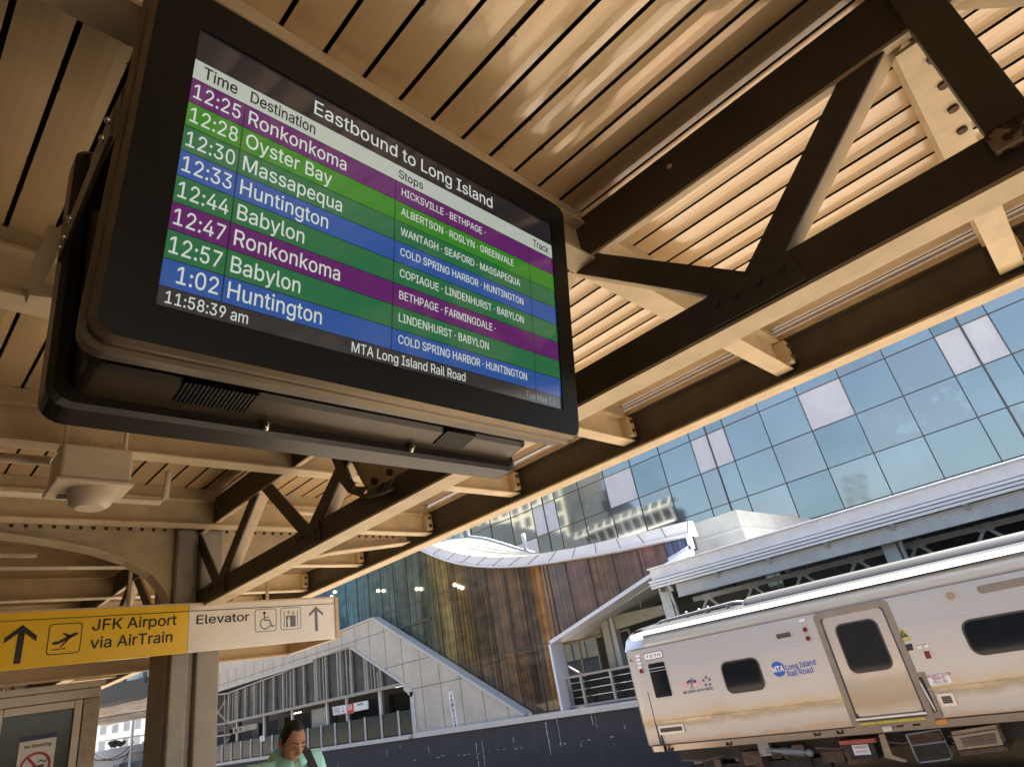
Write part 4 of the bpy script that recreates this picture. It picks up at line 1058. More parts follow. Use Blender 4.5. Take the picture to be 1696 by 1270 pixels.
# ------------------------------------------------------------------ station entrance building with sloping concrete gable
K = 300/1524
def j(px, py, d=0.0): return at(px, py, X=JX-d)
def jc(x_, y_, d=0.0): return at(340+x_*K, 1020+y_*K, X=JX-d)
M['panel'] = mat('grey concrete panels', (.52, .475, .40), .75, 0, .16, 1.2, .06, 30)
M['jcap'] = mat('grey coping', (.50, .50, .48), .5, 0, .1, 4)
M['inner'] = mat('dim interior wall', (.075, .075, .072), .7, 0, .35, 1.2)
M['fin'] = mat('grey window fins', (.30, .28, .24), .5, 0, .1, 4)
M['greenglass'] = mat('green grey glass', (.03, .04, .035), .15, 0, .2, 3, spec=.15)
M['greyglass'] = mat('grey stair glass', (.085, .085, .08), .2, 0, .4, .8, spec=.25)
M['white_post'] = mat('white steel post', (.75, .75, .72), .4)
jb = thing('station_entrance', (JX+1, 28, .4), 'concrete gabled station entrance with slatted windows and balcony behind the wall', 'building')
apex = j(617, 1025); zr = apex.z
foot = Vector((JX, 19.3, wz+.0))
TL_ = Vector((JX, 75, zr)); zb = j(518, 1092).z
i1, i2, i3, i4 = j(581, 1069), j(672, 1131), j(686, 1144), Vector((JX, 26.3, wz))
i0 = j(518, 1091); i0 = Vector((JX, i0.y, zb))
v = MB()
v.prism([Vector((JX, 75, zr+2)), Vector((JX, 34, zr+2)), Vector((JX, 33.4, zr-.1)), apex, i1, i0, Vector((JX, 75, zb))], (.4, 0, 0)); v.prism([apex, foot, i4, i3, i2, i1], (.4, 0, 0))
gable = v
# joints
def zlim_hi(y): return zr if y > apex.y else foot.z+(zr-foot.z)*(y-foot.y)/(apex.y-foot.y)
def zlim_lo(y):
    P_ = [(i4.y, i4.z), (i3.y, i3.z), (i2.y, i2.z), (i1.y, i1.z), (i0.y, i0.z), (75, zb)]
    if y <= P_[0][0]: return wz
    for (a, b), (c, d_) in zip(P_[:-1], P_[1:]):
        if a <= y <= c: return b+(d_-b)*(y-a)/max(1e-6, c-a)
    return zb
v = gable
ya_ = at(745, 1150, X=JX).y
y = 20.2
while y < 70:
    lo, hi = zlim_lo(y), zlim_hi(y)
    if hi-lo > .1: v.box(JX-.004, JX+.01, y-.014, y+.014, lo, hi, 1)
    y += 1.36
for z in (j(560, 1070).z, j(700, 1090).z, j(740, 1128).z):
    y = 19.5
    while y < 70:
        if zlim_lo(y) < z-.02 < zlim_hi(y): v.box(JX-.005, JX+.01, y, y+.25, z-.013, z+.013, 1)
        y += .25
v.build('concrete_gable', [M['panel'], M['joint']], jb)
v = MB()
def edge(mb, a, b, w, d=.08, up=None):
    a, b = Vector(a), Vector(b); dr_ = (b-a).normalized(); nn = Vector((0, -dr_.z, dr_.y)); 
    if nn.z < 0: nn = -nn
    mb.prism([a-Vector((d, 0, 0)), b-Vector((d, 0, 0)), b-Vector((d, 0, 0))+nn*w, a-Vector((d, 0, 0))+nn*w], (d+.42, 0, 0))
edge(v, Vector((JX, 33.6, zr-.1)), apex, .09); edge(v, apex, foot, .11); edge(v, Vector((JX, 75, zb-.12)), i0-Vector((0, 0, .12)), .115, .05)
v.build('coping', M['jcap'], jb, .01)
v = MB()
for a, b in ((i1, i2), (i2, i3), (i3, i4)):
    dr_ = (b-a).normalized(); nn = Vector((0, dr_.z, -dr_.y)); nn = nn if nn.y > 0 else -nn
    wdt = .12 if a is i1 else .30
    v.prism([a-Vector((.06, 0, 0)), b-Vector((.06, 0, 0)), b+nn*wdt-Vector((.06, 0, 0)), a+nn*wdt-Vector((.06, 0, 0))], (.35, 0, 0))
v.build('opening_frame', M['jcap'], jb)
# interior
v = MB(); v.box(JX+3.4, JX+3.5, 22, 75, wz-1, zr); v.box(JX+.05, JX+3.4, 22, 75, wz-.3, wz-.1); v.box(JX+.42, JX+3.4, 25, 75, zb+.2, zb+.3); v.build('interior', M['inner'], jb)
# upper slatted windows
lowL, lowR = jc(190, 895), jc(1524, 555)
zl = (lowL.z+lowR.z)/2
def topz(px, py): return jc(px, py).z
v = MB(); e0 = Vector((JX+.12, lowL.y, lowL.z)); e1 = Vector((JX+.12, i2.y, i2.z)); v.bar(e0, e1, .16, .16); v.bar(e0+Vector((0, 0, -.02)), e0+Vector((0, 30, 1.0)), .1, .1)
tp_pts = [jc(55, 660), jc(180, 645), jc(480, 530), jc(650, 468), jc(740, 420), jc(900, 350), jc(1105, 290), jc(1230, 250), jc(1335, 320), jc(1470, 415), jc(1610, 520)]
def top_at(y):
    for a, b in zip(tp_pts[:-1], tp_pts[1:]):
        if b.y <= y <= a.y: return b.z+(a.z-b.z)*(y-b.y)/(a.y-b.y)
    return tp_pts[0].z
def low_at(y): return e1.z+(e0.z-e1.z)*(y-e1.y)/(e0.y-e1.y)
for a, b in zip(tp_pts[:-1], tp_pts[1:]): v.bar((JX+.10, a.y, a.z-.04), (JX+.10, b.y, b.z-.04), .12, .10)
for xx in (190, 262, 330, 405, 480, 565, 645, 735, 820, 915, 930, 1010, 1110, 1135, 1225, 1340, 1360, 1470):
    y = jc(xx, 600).y; v.box(JX+.05, JX+.17, y-.075, y+.075, low_at(y), top_at(y)-.02)
v.build('window_fins', M['fin'], jb, .008)
v = MB(); pts = [(JX+.22, p.y, p.z-.05) for p in tp_pts[1:]] + [(JX+.22, e1.y, e1.z), (JX+.22, e0.y, e0.z)]; v.prism(pts, (.02, 0, 0)); v.build('window_pane', M['greyglass'], jb)
v = MB()
for x0_, x1_ in ((210, 255), (410, 470), (660, 725), (940, 1000), (1140, 1200), (1375, 1430)):
    ya, yb = jc(x0_, 600).y, jc(x1_, 600).y
    for k in range(3): y = yb+(ya-yb)*k/2; v.box(JX+.18, JX+.215, y-.06, y+.06, low_at(y)+.05, low_at(y)+(top_at(y)-low_at(y))*(.97 if k else .6))
build_each(v, 'pale_blind', M['fin'], jb)
# lattice at the far left, seen beside the column
v = MB()
for p0, p1, w_ in (((60, 900), (175, 705), .14), ((75, 770), (190, 890), .1), ((90, 1010), (225, 990), .14), ((60, 1250), (200, 1030), .15), ((110, 1190), (190, 1270), .1), ((170, 650), (170, 1260), .16), ((95, 930), (95, 1270), .12), ((60, 665), (60, 1270), .2)):
    v.bar(jc(*p0, -.3), jc(*p1, -.3), .1, w_, (1, 0, 0))
build_each(v, 'lattice_brace', M['fin'], jb)
# lower balcony: posts, rail glass, back rooms
v = MB()
for x_, y0_, y1_ in ((225, 905, 1105), (450, 850, 1060), (685, 790, 890), (975, 725, 955), (1140, 680, 925), (1415, 615, 865)):
    a, b = jc(x_, y0_), jc(x_+12, y1_); v.box(JX+.3, JX+.42, a.y-.06, a.y+.06, b.z-.3, a.z+.1)
build_each(v, 'white_post', M['white_post'], jb)
v = MB()
for x_, y0_ in ((208, 905), (430, 850), (945, 725), (1110, 690), (1385, 620)):
    a = jc(x_, y0_); v.box(JX+.5, JX+.75, a.y-.1, a.y+.1, wz, a.z+.2)
build_each(v, 'brown_post', mat('brown grey post', (.20, .16, .14), .6), jb)
v = MB(); v.box(JX+.02, JX+.05, 26.5, 75, wz+.05, wz+1.02); v.build('rail_glass', M['greenglass'], jb)
v = MB()
y = 27.7
while y < 62: v.box(JX-.04, JX+.018, y-.045, y+.045, wz, wz+1.06); y += 1.45
build_each(v, 'rail_post', M['cap'], jb)
v = MB(); v.box(JX+3.2, JX+3.39, 26, 75, wz+1.9, zl+.2); 
for y in (30, 33.5, 38, 41.5, 46, 50, 55): v.box(JX+3.15, JX+3.38, y-.5, y+.5, wz-.1, wz+2.0)
v.build('back_partition', mat('grey partition', (.16, .16, .15), .6, 0, .3, 2), jb)
v = MB(); a, b = jc(860, 790), jc(870, 960); v.box(JX+1.0, JX+1.05, b.y-.2, a.y+1.4, wz, a.z); v.build('pale_panel', mat('pale green panel', (.42, .44, .38), .5), jb)
v = MB(); v.box(JX+1.5, JX+1.6, jc(1310, 135).y-.2, jc(1310, 135).y, 3.0, 3.1)
for px, py, w_ in ((665, 1135, .5), (492, 1180, .45)):
    c = at(px, py, X=JX+1.2); v.box(JX+1.15, JX+1.25, c.y-w_, c.y+w_, c.z-.03, c.z+.03)
M['lamp'] = mat('lit lamp tube', (.8, .8, .75), .4, emit=(1, .93, .75), estr=1.1)
build_each(v, 'lamp_tube', M['lamp'], jb)
# signs on the entrance
def jsign(name, quad, d, label, items, tm, base):
    P_ = [at(*q, X=JX-d) for q in quad]; t = thing(name, P_[3], label, 'sign')
    a = MB(); a.prism(P_, (.06, 0, 0)); o = a.build('panel', M[base], t)
    a = MB()
    for it in items:
        if it[0] == 'r':
            _, u0, u1, v0, v1, mi = it
            f_ = lambda u_, v_: P_[3].lerp(P_[2], u_).lerp(P_[0].lerp(P_[1], u_), v_)-Vector((.004, 0, 0))
            a.face([f_(u0, v0), f_(u1, v0), f_(u1, v1), f_(u0, v1)], mi)
        else:
            _, tx, u_, v_, hh, wd, mi = it
            o_ = P_[3].lerp(P_[2], u_).lerp(P_[0].lerp(P_[1], u_), v_)-Vector((.008, 0, 0))
            a.text(tx, o_, P_[2]-P_[3], P_[0]-P_[3], hh, wd, 'C', mi, .03)
    a.build('lettering', tm, o)
    return t
M['exit_red'] = mat('exit red', (.50, .02, .03), .4); M['sgn_white'] = mat('sign white', (.72, .72, .72), .4)
jsign('exit_sign', [(550, 1170.5), (608.5, 1159.5), (609, 1173.5), (552, 1184.5)], .05, 'white hanging sign with red Exit block in the entrance balcony', [('r', .42, .62, -.16, 1.0, 1), ('t', 'Exit', .52, .30, .26, .40, 0), ('t', 'Sutphin Blvd', .81, .62, .10, .62, 2), ('r', .30, .315, .25, .8, 2), ('r', .285, .33, .2, .32, 2), ('r', .02, .22, .12, .88, 3)], [M['sgn_white'], M['exit_red'], M['rubber'], M['jcap']], 'sgn_white')
jsign('platform_notice', [(385, 1205), (425, 1197), (425, 1206), (386, 1215)], .05, 'small grey pictogram sign low in the entrance beside the lattice', [('r', .08, .2, .2, .8, 0), ('t', 'To AirTrain', .62, .55, .07, .5, 0), ('t', '& Elevators', .62, .15, .07, .5, 0), ('r', .28, .36, .2, .8, 0)], [M['rubber']], 'fin')
jsign('platform_notice', [(430, 1219), (437.5, 1217), (438, 1226), (431, 1228)], .05, 'tiny white square notice on a post above the balcony rail', [('r', .25, .75, .2, .8, 0)], [M['jcap']], 'sgn_white')
t = jsign('station_name_sign', [(742, 1145.5), (750, 1143.8), (758.5, 1202), (750.5, 1204)], .02, 'narrow vertical white sign spelling the station name down the concrete panel', [], [M['rubber']], 'sgn_white')
a = MB(); A_, B_ = at(746.5, 1149, X=JX-.026), at(754, 1199.5, X=JX-.026)
for k, ch in enumerate('JAMAICA'):
    a = MB(); p = A_.lerp(B_, k/6.0); a.text(ch, p-Vector((0, 0, .11)), TU, SV, .17, None, 'C', 0, .04)
    a.build('letter', M['rubber'], t.children[0])

# ------------------------------------------------------------------ coloured glass hall with its white swooping fascia
GX = 20.0
def stained(name):
    m = bpy.data.materials.new(name); m.use_nodes = True
    nt = m.node_tree; N, L = nt.nodes, nt.links; b = N['Principled BSDF']
    g_ = N.new('ShaderNodeNewGeometry'); sp2 = N.new('ShaderNodeSeparateXYZ'); L.new(g_.outputs['Position'], sp2.inputs[0])
    mp = N.new('ShaderNodeMapping'); mp.inputs['Scale'].default_value = (0, 1.6, .05); L.new(g_.outputs['Position'], mp.inputs['Vector'])
    n1 = N.new('ShaderNodeTexNoise'); n1.inputs['Scale'].default_value = 1.3; n1.inputs['Detail'].default_value = 4; L.new(mp.outputs['Vector'], n1.inputs['Vector'])
    mr = N.new('ShaderNodeMapRange'); mr.inputs[1].default_value = 10; mr.inputs[2].default_value = 38; L.new(sp2.outputs[1], mr.inputs[0])
    ad = N.new('ShaderNodeMath'); ad.operation = 'MULTIPLY_ADD'; ad.inputs[1].default_value = .16; L.new(n1.outputs['Fac'], ad.inputs[0]); 
    sb_ = N.new('ShaderNodeMath'); sb_.operation = 'SUBTRACT'; sb_.inputs[1].default_value = .08; L.new(mr.outputs[0], sb_.inputs[0]); L.new(sb_.outputs[0], ad.inputs[2])
    r = N.new('ShaderNodeValToRGB'); cr = r.color_ramp
    st_ = [(0, (.03, .06, .17)), (.045, (.03, .06, .18)), (.06, (.085, .04, .055)), (.13, (.06, .04, .042)), (.20, (.085, .042, .032)), (.255, (.06, .045, .04)), (.275, (.19, .10, .035)), (.30, (.05, .042, .038)), (.36, (.085, .055, .035)), (.40, (.06, .05, .04)), (.44, (.07, .05, .028)), (.50, (.13, .11, .05)), (.54, (.055, .065, .045)), (.62, (.035, .06, .055)), (.72, (.04, .07, .09)), (.80, (.03, .11, .16)), (.86, (.02, .07, .12)), (1, (.03, .08, .13))]
    while len(cr.elements) < len(st_): cr.elements.new(.5)
    for e, (p, c) in zip(cr.elements, st_): e.position = p; e.color = (*c, 1)
    L.new(ad.outputs[0], r.inputs['Fac'])
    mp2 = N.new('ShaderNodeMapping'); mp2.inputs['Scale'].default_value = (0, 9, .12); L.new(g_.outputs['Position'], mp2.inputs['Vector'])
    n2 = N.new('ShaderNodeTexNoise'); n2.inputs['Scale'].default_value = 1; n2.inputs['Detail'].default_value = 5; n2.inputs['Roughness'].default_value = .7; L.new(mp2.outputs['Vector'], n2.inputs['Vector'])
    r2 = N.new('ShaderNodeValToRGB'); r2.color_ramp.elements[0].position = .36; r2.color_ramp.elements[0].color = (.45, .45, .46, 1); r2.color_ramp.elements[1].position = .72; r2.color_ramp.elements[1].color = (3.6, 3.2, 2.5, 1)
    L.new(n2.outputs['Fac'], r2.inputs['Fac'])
    mp3 = N.new('ShaderNodeMapping'); mp3.inputs['Scale'].default_value = (0, .9, 1.8); L.new(g_.outputs['Position'], mp3.inputs['Vector'])
    n3 = N.new('ShaderNodeTexNoise'); n3.inputs['Scale'].default_value = 1.2; n3.inputs['Detail'].default_value = 7; L.new(mp3.outputs['Vector'], n3.inputs['Vector'])
    r3 = N.new('ShaderNodeValToRGB'); r3.color_ramp.elements[0].position = .3; r3.color_ramp.elements[0].color = (.55, .55, .55, 1); r3.color_ramp.elements[1].position = .7; r3.color_ramp.elements[1].color = (1.2, 1.2, 1.2, 1)
    L.new(n3.outputs['Fac'], r3.inputs['Fac'])
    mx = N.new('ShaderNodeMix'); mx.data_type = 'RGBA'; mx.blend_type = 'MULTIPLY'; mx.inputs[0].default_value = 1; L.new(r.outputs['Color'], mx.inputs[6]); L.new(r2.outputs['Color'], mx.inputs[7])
    mx2 = N.new('ShaderNodeMix'); mx2.data_type = 'RGBA'; mx2.blend_type = 'MULTIPLY'; mx2.inputs[0].default_value = 1; L.new(mx.outputs[2], mx2.inputs[6]); L.new(r3.outputs['Color'], mx2.inputs[7])
    L.new(mx2.outputs[2], b.inputs['Base Color']); b.inputs['Roughness'].default_value = .04; b.inputs['Specular IOR Level'].default_value = .6
    return m
M['stained'] = stained('coloured laminated glass')
M['mullion'] = mat('bronze mullion', (.10, .085, .075), .4, .4)
M['band'] = mat('white metal fascia', (.72, .72, .74), .4, 0, .06, 2)
gh = thing('glass_hall', (GX+4, 24, 0), 'hall of dark coloured glass under a white swooping fascia band', 'building')
KB = 500/1696
def gb(x_, y_, d=0.0): return at(680+x_*KB, 850+y_*KB, X=GX-d)
lo_px = [(40, 205), (110, 238), (190, 268), (260, 287), (350, 300), (440, 306), (530, 306), (640, 298), (760, 283), (900, 260), (1040, 237), (1180, 210), (1320, 178), (1440, 150), (1553, 125)]
hi_px = [(100, 172), (165, 195), (250, 220), (335, 236), (425, 242), (520, 243), (620, 240), (715, 230), (815, 210), (920, 192), (1030, 166), (1150, 140), (1265, 115), (1400, 80), (1553, 42)]
LO = [gb(*p, .5) for p in lo_px]; HI = [gb(*p, .5) for p in hi_px]
LO = [LO[0]+(LO[0]-LO[1])*k for k in (12, 5, 2)]+LO; HI = [HI[0]+(HI[0]-HI[1])*k for k in (10, 4.5, 2)]+HI
def interp(P_, y):
    for a, b in zip(P_[:-1], P_[1:]):
        if b.y <= y <= a.y: return b.z+(a.z-b.z)*(y-b.y)/(a.y-b.y)
    return P_[-1].z if y < P_[-1].y else P_[0].z
# panes
z1_, z2_ = at(740, 979, X=GX).z, at(840, 1081, X=GX).z
yE = LO[-1].y
KW = 220/1075
SX = 19.62
def w(x_, y_, d=0.0): return at(900+x_*KW, 930+y_*KW, X=SX-d)
O_ = [w(95, 640), w(870, 125), w(1180, -80), w(1180, 1130), w(205, 1195)]
def pane_base(y, mid=None):
    if (mid or y) < O_[0].y: return O_[0].z+(O_[2].z-O_[0].z)*(O_[0].y-y)/(O_[0].y-O_[2].y)
    if y > 19.3: return max(.3, zlim_hi(y)-.3)
    return .3
ys = sorted([yE+.05+1.17*k for k in range(24)]+[O_[0].y])
rest = MB()
for k, (a, b) in enumerate(zip(ys[:-1], ys[1:])):
    bounds = [.3, z2_, z1_]
    for r_ in range(3):
        za = bounds[r_]; zb0, zb1 = max(za, pane_base(a, (a+b)/2)), max(za, pane_base(b, (a+b)/2)); ta = interp(LO, a)+.12; tb = interp(LO, b)+.12
        if r_ < 2: ta, tb = min(ta, bounds[r_+1]), min(tb, bounds[r_+1])
        if ta <= zb0+.03 and tb <= zb1+.03: continue
        ta, tb = max(ta, zb0+.02), max(tb, zb1+.02)
        q = [(GX+rnd.uniform(-.003, .003), a+.02, zb0+.015), (GX+rnd.uniform(-.003, .003), b-.02, zb1+.015), (GX, b-.02, tb-.01), (GX, a+.02, ta-.01)]
        if in_view((GX, (a+b)/2, (za+ta)/2)):
            m_ = MB(); m_.prism(q, (.02, 0, 0)); m_.build('glass_pane', M['stained'], gh)
        else: rest.prism(q, (.02, 0, 0))
o = rest.build('glass_panes', M['stained'], gh); o['kind'] = 'stuff'
v = MB()
for y in ys: v.box(GX-.03, GX+.06, y-.018, y+.018, min(pane_base(y), interp(LO, y)), interp(LO, y)+.1)
for z in (z1_, z2_):
    y = yE
    while y < ys[-1]:
        if interp(LO, y+.3) > z > pane_base(y+.3): v.box(GX-.026, GX+.06, y, y+.6, z-.018, z+.018)
        y += .6
build_each(v, 'mullion', M['mullion'], gh)
v = MB()
n = len(LO)
prof_b = []
for k in range(n):
    a, b = LO[k], HI[k]
    prof_b.append([Vector((GX+.3, a.y, a.z)), a+Vector((.03, 0, 0)), a+Vector((-.02, 0, .03)), a.lerp(b, .16)+Vector((-.02, 0, 0)), a.lerp(b, .18)+Vector((.06, 0, 0)), b+Vector((.06, 0, 0)), b+Vector((.4, 0, .02))])
m_ = len(prof_b[0])
v.add([p for P_ in prof_b for p in P_], [(k*m_+i, k*m_+i+1, (k+1)*m_+i+1, (k+1)*m_+i) for k in range(n-1) for i in range(m_-1)])
e_ = prof_b[-1]; v.face(e_); pass
for k in range(3, n): a, b = LO[k], HI[k]; v.bar(a.lerp(b, .19)+Vector((.055, 0, 0)), b+Vector((.055, 0, 0)), .02, .02, (1, 0, 0), 1)
v.build('fascia_band', [M['band'], M['joint']], gh)
# end return of the band and the sloping white edge below it
v = MB(); A_, B_ = LO[-1], gb(1460, 275, .5); v.bar(A_+Vector((0, -.05, 0)), gb(1583, 200, .5), .16, .14, (1, 0, 0)); v.bar(gb(1583, 200, .5), B_, .3, .14, (1, 0, 0)); v.build('fascia_return', M['band'], gh)
# dished roof behind the fascia
M['roof_pale'] = mat('pale green roof glass', (.04, .05, .046), .6, 0, .25, 2, spec=.15, stretch=(1, .3, 1))
rs = [k for k in range(3, 13)]
back = [at(740, 893, X=GX+9), at(775, 890, X=GX+9), at(800, 893, X=GX+9), at(815, 897, X=GX+9), at(835, 903, X=GX+9), at(850, 908, X=GX+9), at(862, 912, X=GX+9), at(872, 914, X=GX+9), at(885, 918, X=GX+9), at(905, 919, X=GX+9)]
v = MB(); A_ = [HI[k]+Vector((.41, 0, .02)) for k in rs]
v.add(A_+back, [(i, i+1, len(rs)+i+1, len(rs)+i) for i in range(len(rs)-1)])
v.build('dished_roof', M['roof_pale'], gh)
v = MB()
for a, b in zip(back[1:-2], back[2:-1]): v.bar(a+Vector((0, 0, .05)), b+Vector((0, 0, .05)), .2, .22)
w2 = MB()
for px, py in ((776, 882), (871, 904)):
    p = at(px, py+6, X=GX+9); w2.tube([p, p+Vector((0, 0, 1.0))], .13, 8)
build_each(w2, 'roof_stub', M['band'], gh)
for t0 in (.25, .5, .75):
    u_ = MB()
    for i in range(len(rs)-1): u_.bar(A_[i].lerp(back[i], t0)+Vector((0, 0, .01)), A_[i+1].lerp(back[i+1], t0)+Vector((0, 0, .01)), .05, .03)
    u_.build('roof_seam', M['jcap'], gh)
v.build('roof_edge', M['band'], gh)
# lamps glowing behind the glass
v = MB()
for px, py in ((549, 988), (554, 980), (626, 978), (635, 978), (690, 975), (697, 975), (753, 968), (760, 971), (765, 973)):
    v.ball(at(px, py, X=GX-.06), .085, 6)
M['hall_lamp'] = mat('hall lamps', (.9, .85, .6), .5, emit=(1, .9, .6), estr=1.5)
build_each(v, 'hall_lamp', M['hall_lamp'], gh)
# raised concrete block at the end of the fascia
t = thing('roof_block', at(1161, 900, X=21.2), 'grey concrete roof block closing the end of the white swooping fascia', 'parapet')
c = at(1161, 863, X=21.2); d_ = at(1160, 908, X=21.2); ye = at(1141, 870, X=21.2).y
v = MB(); v.box(21.2, 29, c.y-1.4, ye+.05, d_.z-.6, c.z); v.build('block', mat('block concrete', (.42, .42, .39), .7, 0, .2, 1.5), t)
c2 = c.z-.62; v = MB(); v.box(21.17, 29.05, c.y-1.43, ye+.08, c2-.06, c2); v.build('string_course', M['jcap'], t)

# ------------------------------------------------------------------ stair window right of the hall, half behind the train
sw_ = thing('stair_window', at(940, 1172, X=19.6), 'white framed sloping stair opening with railing beside the train cab', 'window')
KW = 220/1075
SX = 19.62
def w(x_, y_, d=0.0): return at(900+x_*KW, 930+y_*KW, X=SX-d)
O_ = [w(95, 640), w(870, 125), w(1180, -80), w(1180, 1130), w(205, 1195)]
def band_line(mb, pts, wd, d0, d1, side=1):
    for a, b in zip(pts[:-1], pts[1:]):
        dr_ = (b-a).normalized(); nn = Vector((0, -dr_.z, dr_.y))*side*wd
        mb.prism([a-Vector((d0, 0, 0)), b-Vector((d0, 0, 0)), b-Vector((d0, 0, 0))+nn, a-Vector((d0, 0, 0))+nn], (d0+d1, 0, 0))
v = MB(); band_line(v, [O_[0], O_[2]], .13, .45, .3, 1); band_line(v, [O_[4], O_[0]], .11, .45, .3, 1); v.build('frame', M['band'], sw_, .01)
IB = SX+3.0
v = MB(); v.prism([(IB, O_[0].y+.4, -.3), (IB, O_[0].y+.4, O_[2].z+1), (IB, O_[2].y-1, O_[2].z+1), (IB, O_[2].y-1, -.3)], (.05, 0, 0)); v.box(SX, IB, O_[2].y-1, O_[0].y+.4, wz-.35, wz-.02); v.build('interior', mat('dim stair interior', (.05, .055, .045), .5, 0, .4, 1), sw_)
v = MB(); v.prism([O_[0]+Vector((.35, -.1, -.02)), O_[2]+Vector((.35, -.1, -.12)), O_[2]+Vector((3, -.1, -.12)), O_[0]+Vector((3, -.1, -.02))], (0, 0, -.05)); v.build('stair_soffit', M['jcap'], sw_)
M['stair_beige'] = mat('beige stair steel', (.36, .33, .25), .5, 0, .15, 3)
v = MB(); v.prism([at(*[900+q[0]*KW, 930+q[1]*KW], X=SX+1.0) for q in ((450, 430), (505, 420), (600, 880), (545, 890))], (.3, 0, 0), 0)
v.prism([at(*[900+q[0]*KW, 930+q[1]*KW], X=SX+1.1) for q in ((500, 420), (540, 400), (655, 870), (600, 880))], (.3, 0, 0), 1)
v.prism([at(*[900+q[0]*KW, 930+q[1]*KW], X=SX+1.6) for q in ((140, 650), (450, 500), (470, 590), (150, 670))], (.2, 0, 0), 0)
v.prism([at(*[900+q[0]*KW, 930+q[1]*KW], X=SX+1.2) for q in ((545, 440), (1000, 340), (1000, 420), (570, 555))], (.2, 0, 0), 0)
v.build('stair_structure', [M['stair_beige'], M['grey_steel']], sw_)
v = MB()
for p0, p1 in (((285, 650), (340, 920)), ((420, 610), (480, 890)), ((640, 340), (655, 410)), ((770, 245), (795, 370)), ((690, 540), (705, 600)), ((155, 680), (200, 950)), ((150, 672), (470, 600)), ((590, 575), (690, 545))):
    v.bar(at(900+p0[0]*KW, 930+p0[1]*KW, X=SX+1.5), at(900+p1[0]*KW, 930+p1[1]*KW, X=SX+1.5), .06, .08, (1, 0, 0))
v.bar(at(900+185*KW, 930+840*KW, X=SX+1.2), at(900+520*KW, 930+1030*KW, X=SX+1.2), .06, .09, (1, 0, 0))
v.build('window_bars', M['stair_beige'], sw_)
M['rail_pink'] = mat('pinkish rail frame', (.42, .35, .31), .5, 0, .1, 6)
v = MB(); zr0, zr1 = wz+.06, wz+1.12
v.box(SX-.05, SX+.02, 11.6, O_[4].y-.06, zr1-.07, zr1); v.box(SX-.05, SX+.02, 11.6, O_[4].y-.06, zr0, zr0+.07)
for xx in (200, 330, 580, 840): y = w(xx, 1050).y; v.box(SX-.06, SX+.03, y-.05, y+.05, zr0, zr1)
v.build('rail_frame', M['rail_pink'], sw_, .006)
v = MB()
for z in (zr0+.3, zr0+.55, zr0+.8): v.tube([(SX+.15, 11.6, z), (SX+.15, O_[4].y-.2, z)], .025, 8)
for k in range(8): y = 12+.6*k; v.ball((SX+.15, y, zr0+.3+.25*(k % 3)), .045, 5)
v.build('tube_rail', M['chrome'], sw_)
v = MB(); v.box(SX+.3, SX+.33, 11.6, O_[4].y-.1, zr0, zr1-.1); v.build('rail_glass', M['greenglass'], sw_)

# ------------------------------------------------------------------ tall glass tower
GT = 45.0
M['tower_glass'] = mat('blue mirror glass', (.36, .37, .335), .045, .92, .10, .18, .012, .22, spots=((.40, .41, .37), .5, .62))
M['tower_white'] = mat('white spandrel panel', (.62, .60, .60), .35, 0, .1, .8)
M['tower_mullion'] = mat('dark tower mullion', (.085, .075, .08), .5, .2)
TG = [M['tower_glass'], mat('blue mirror glass pale', (.36, .39, .36), .05, .92, .12, .18, .014, .22), mat('blue mirror glass grey', (.30, .335, .315), .04, .92, .15, .3, .014, .3), mat('blue mirror glass hazed', (.40, .42, .39), .05, .88, .12, .25, .02, .2)]
tw = thing('glass_tower', (GT+8, 20, 0), 'glass curtain wall tower with square blue panes and a few white panels', 'building')
cols = []
for b0 in (-16.5, 1.5, 19.5, 37.5, 55.5):
    cols += [b0-1.5, b0, b0+1.5] + [b0+4.5+3*k for k in range(4)]
cols = sorted(set(cols))
rows = [1.7-3+.2+2.78*k for k in range(11)]
rows = [wz_+.0 for wz_ in [13.70-2.8*4, 13.70-2.8*3, 13.70-2.8*2, 13.70-2.8, 13.70, 16.5, 19.3, 22.1, 24.9]]
rest = MB(); nvis = 0
white = {(9.0, 13.70), (27.0, 13.70), (18.0, 13.70), (19.5, 13.70), (36.0, 13.70), (37.5, 13.70), (0.0, 13.70), (1.5, 13.70), (39.0, 10.9)}
for a, b in zip(cols[:-1], cols[1:]):
    for z0, z1 in zip(rows[:-1], rows[1:]):
        m_ = MB(); t1, t2 = rnd.gauss(0, .0028), rnd.gauss(0, .0025)
        g_ = .035; wv = (b-a)/2; hv = (z1-z0)/2
        q = [(GT+t1*(-wv)+t2*(-hv), a+g_, z0+g_), (GT+t1*wv+t2*(-hv), b-g_, z0+g_), (GT+t1*wv+t2*hv, b-g_, z1-g_), (GT-t1*wv+t2*hv, a+g_, z1-g_)]
        key = (round(a, 2), round(z0, 2)); 
        vis = any(in_view((GT, yy, zz), 5) for yy in (a, b) for zz in (z0, z1)) and z0 > 5
        if vis and z0 >= 18: vis = False
        if key in white: m_.prism(q, (.04, 0, 0)); m_.build('white_panel', M['tower_white'], tw)
        elif vis and nvis < 98: m_.prism(q, (.04, 0, 0)); m_.build('glass_pane', TG[rnd.choice((0, 0, 0, 1, 1, 2, 3))], tw); nvis += 1
        else: rest.prism(q, (.04, 0, 0))
o = rest.build('glass_panes', M['tower_glass'], tw); o['kind'] = 'stuff'
v = MB()
for y in cols:
    thick = .12 if abs(((y-1.5) % 18)) < .01 else .05
    v.box(GT-.05, GT+.1, y-thick/2, y+thick/2, rows[0], rows[-1])
for z in rows: v.box(GT-.046, GT+.1, cols[0], cols[-1], z-.026, z+.026)
v.build('mullion_grid', M['tower_mullion'], tw)
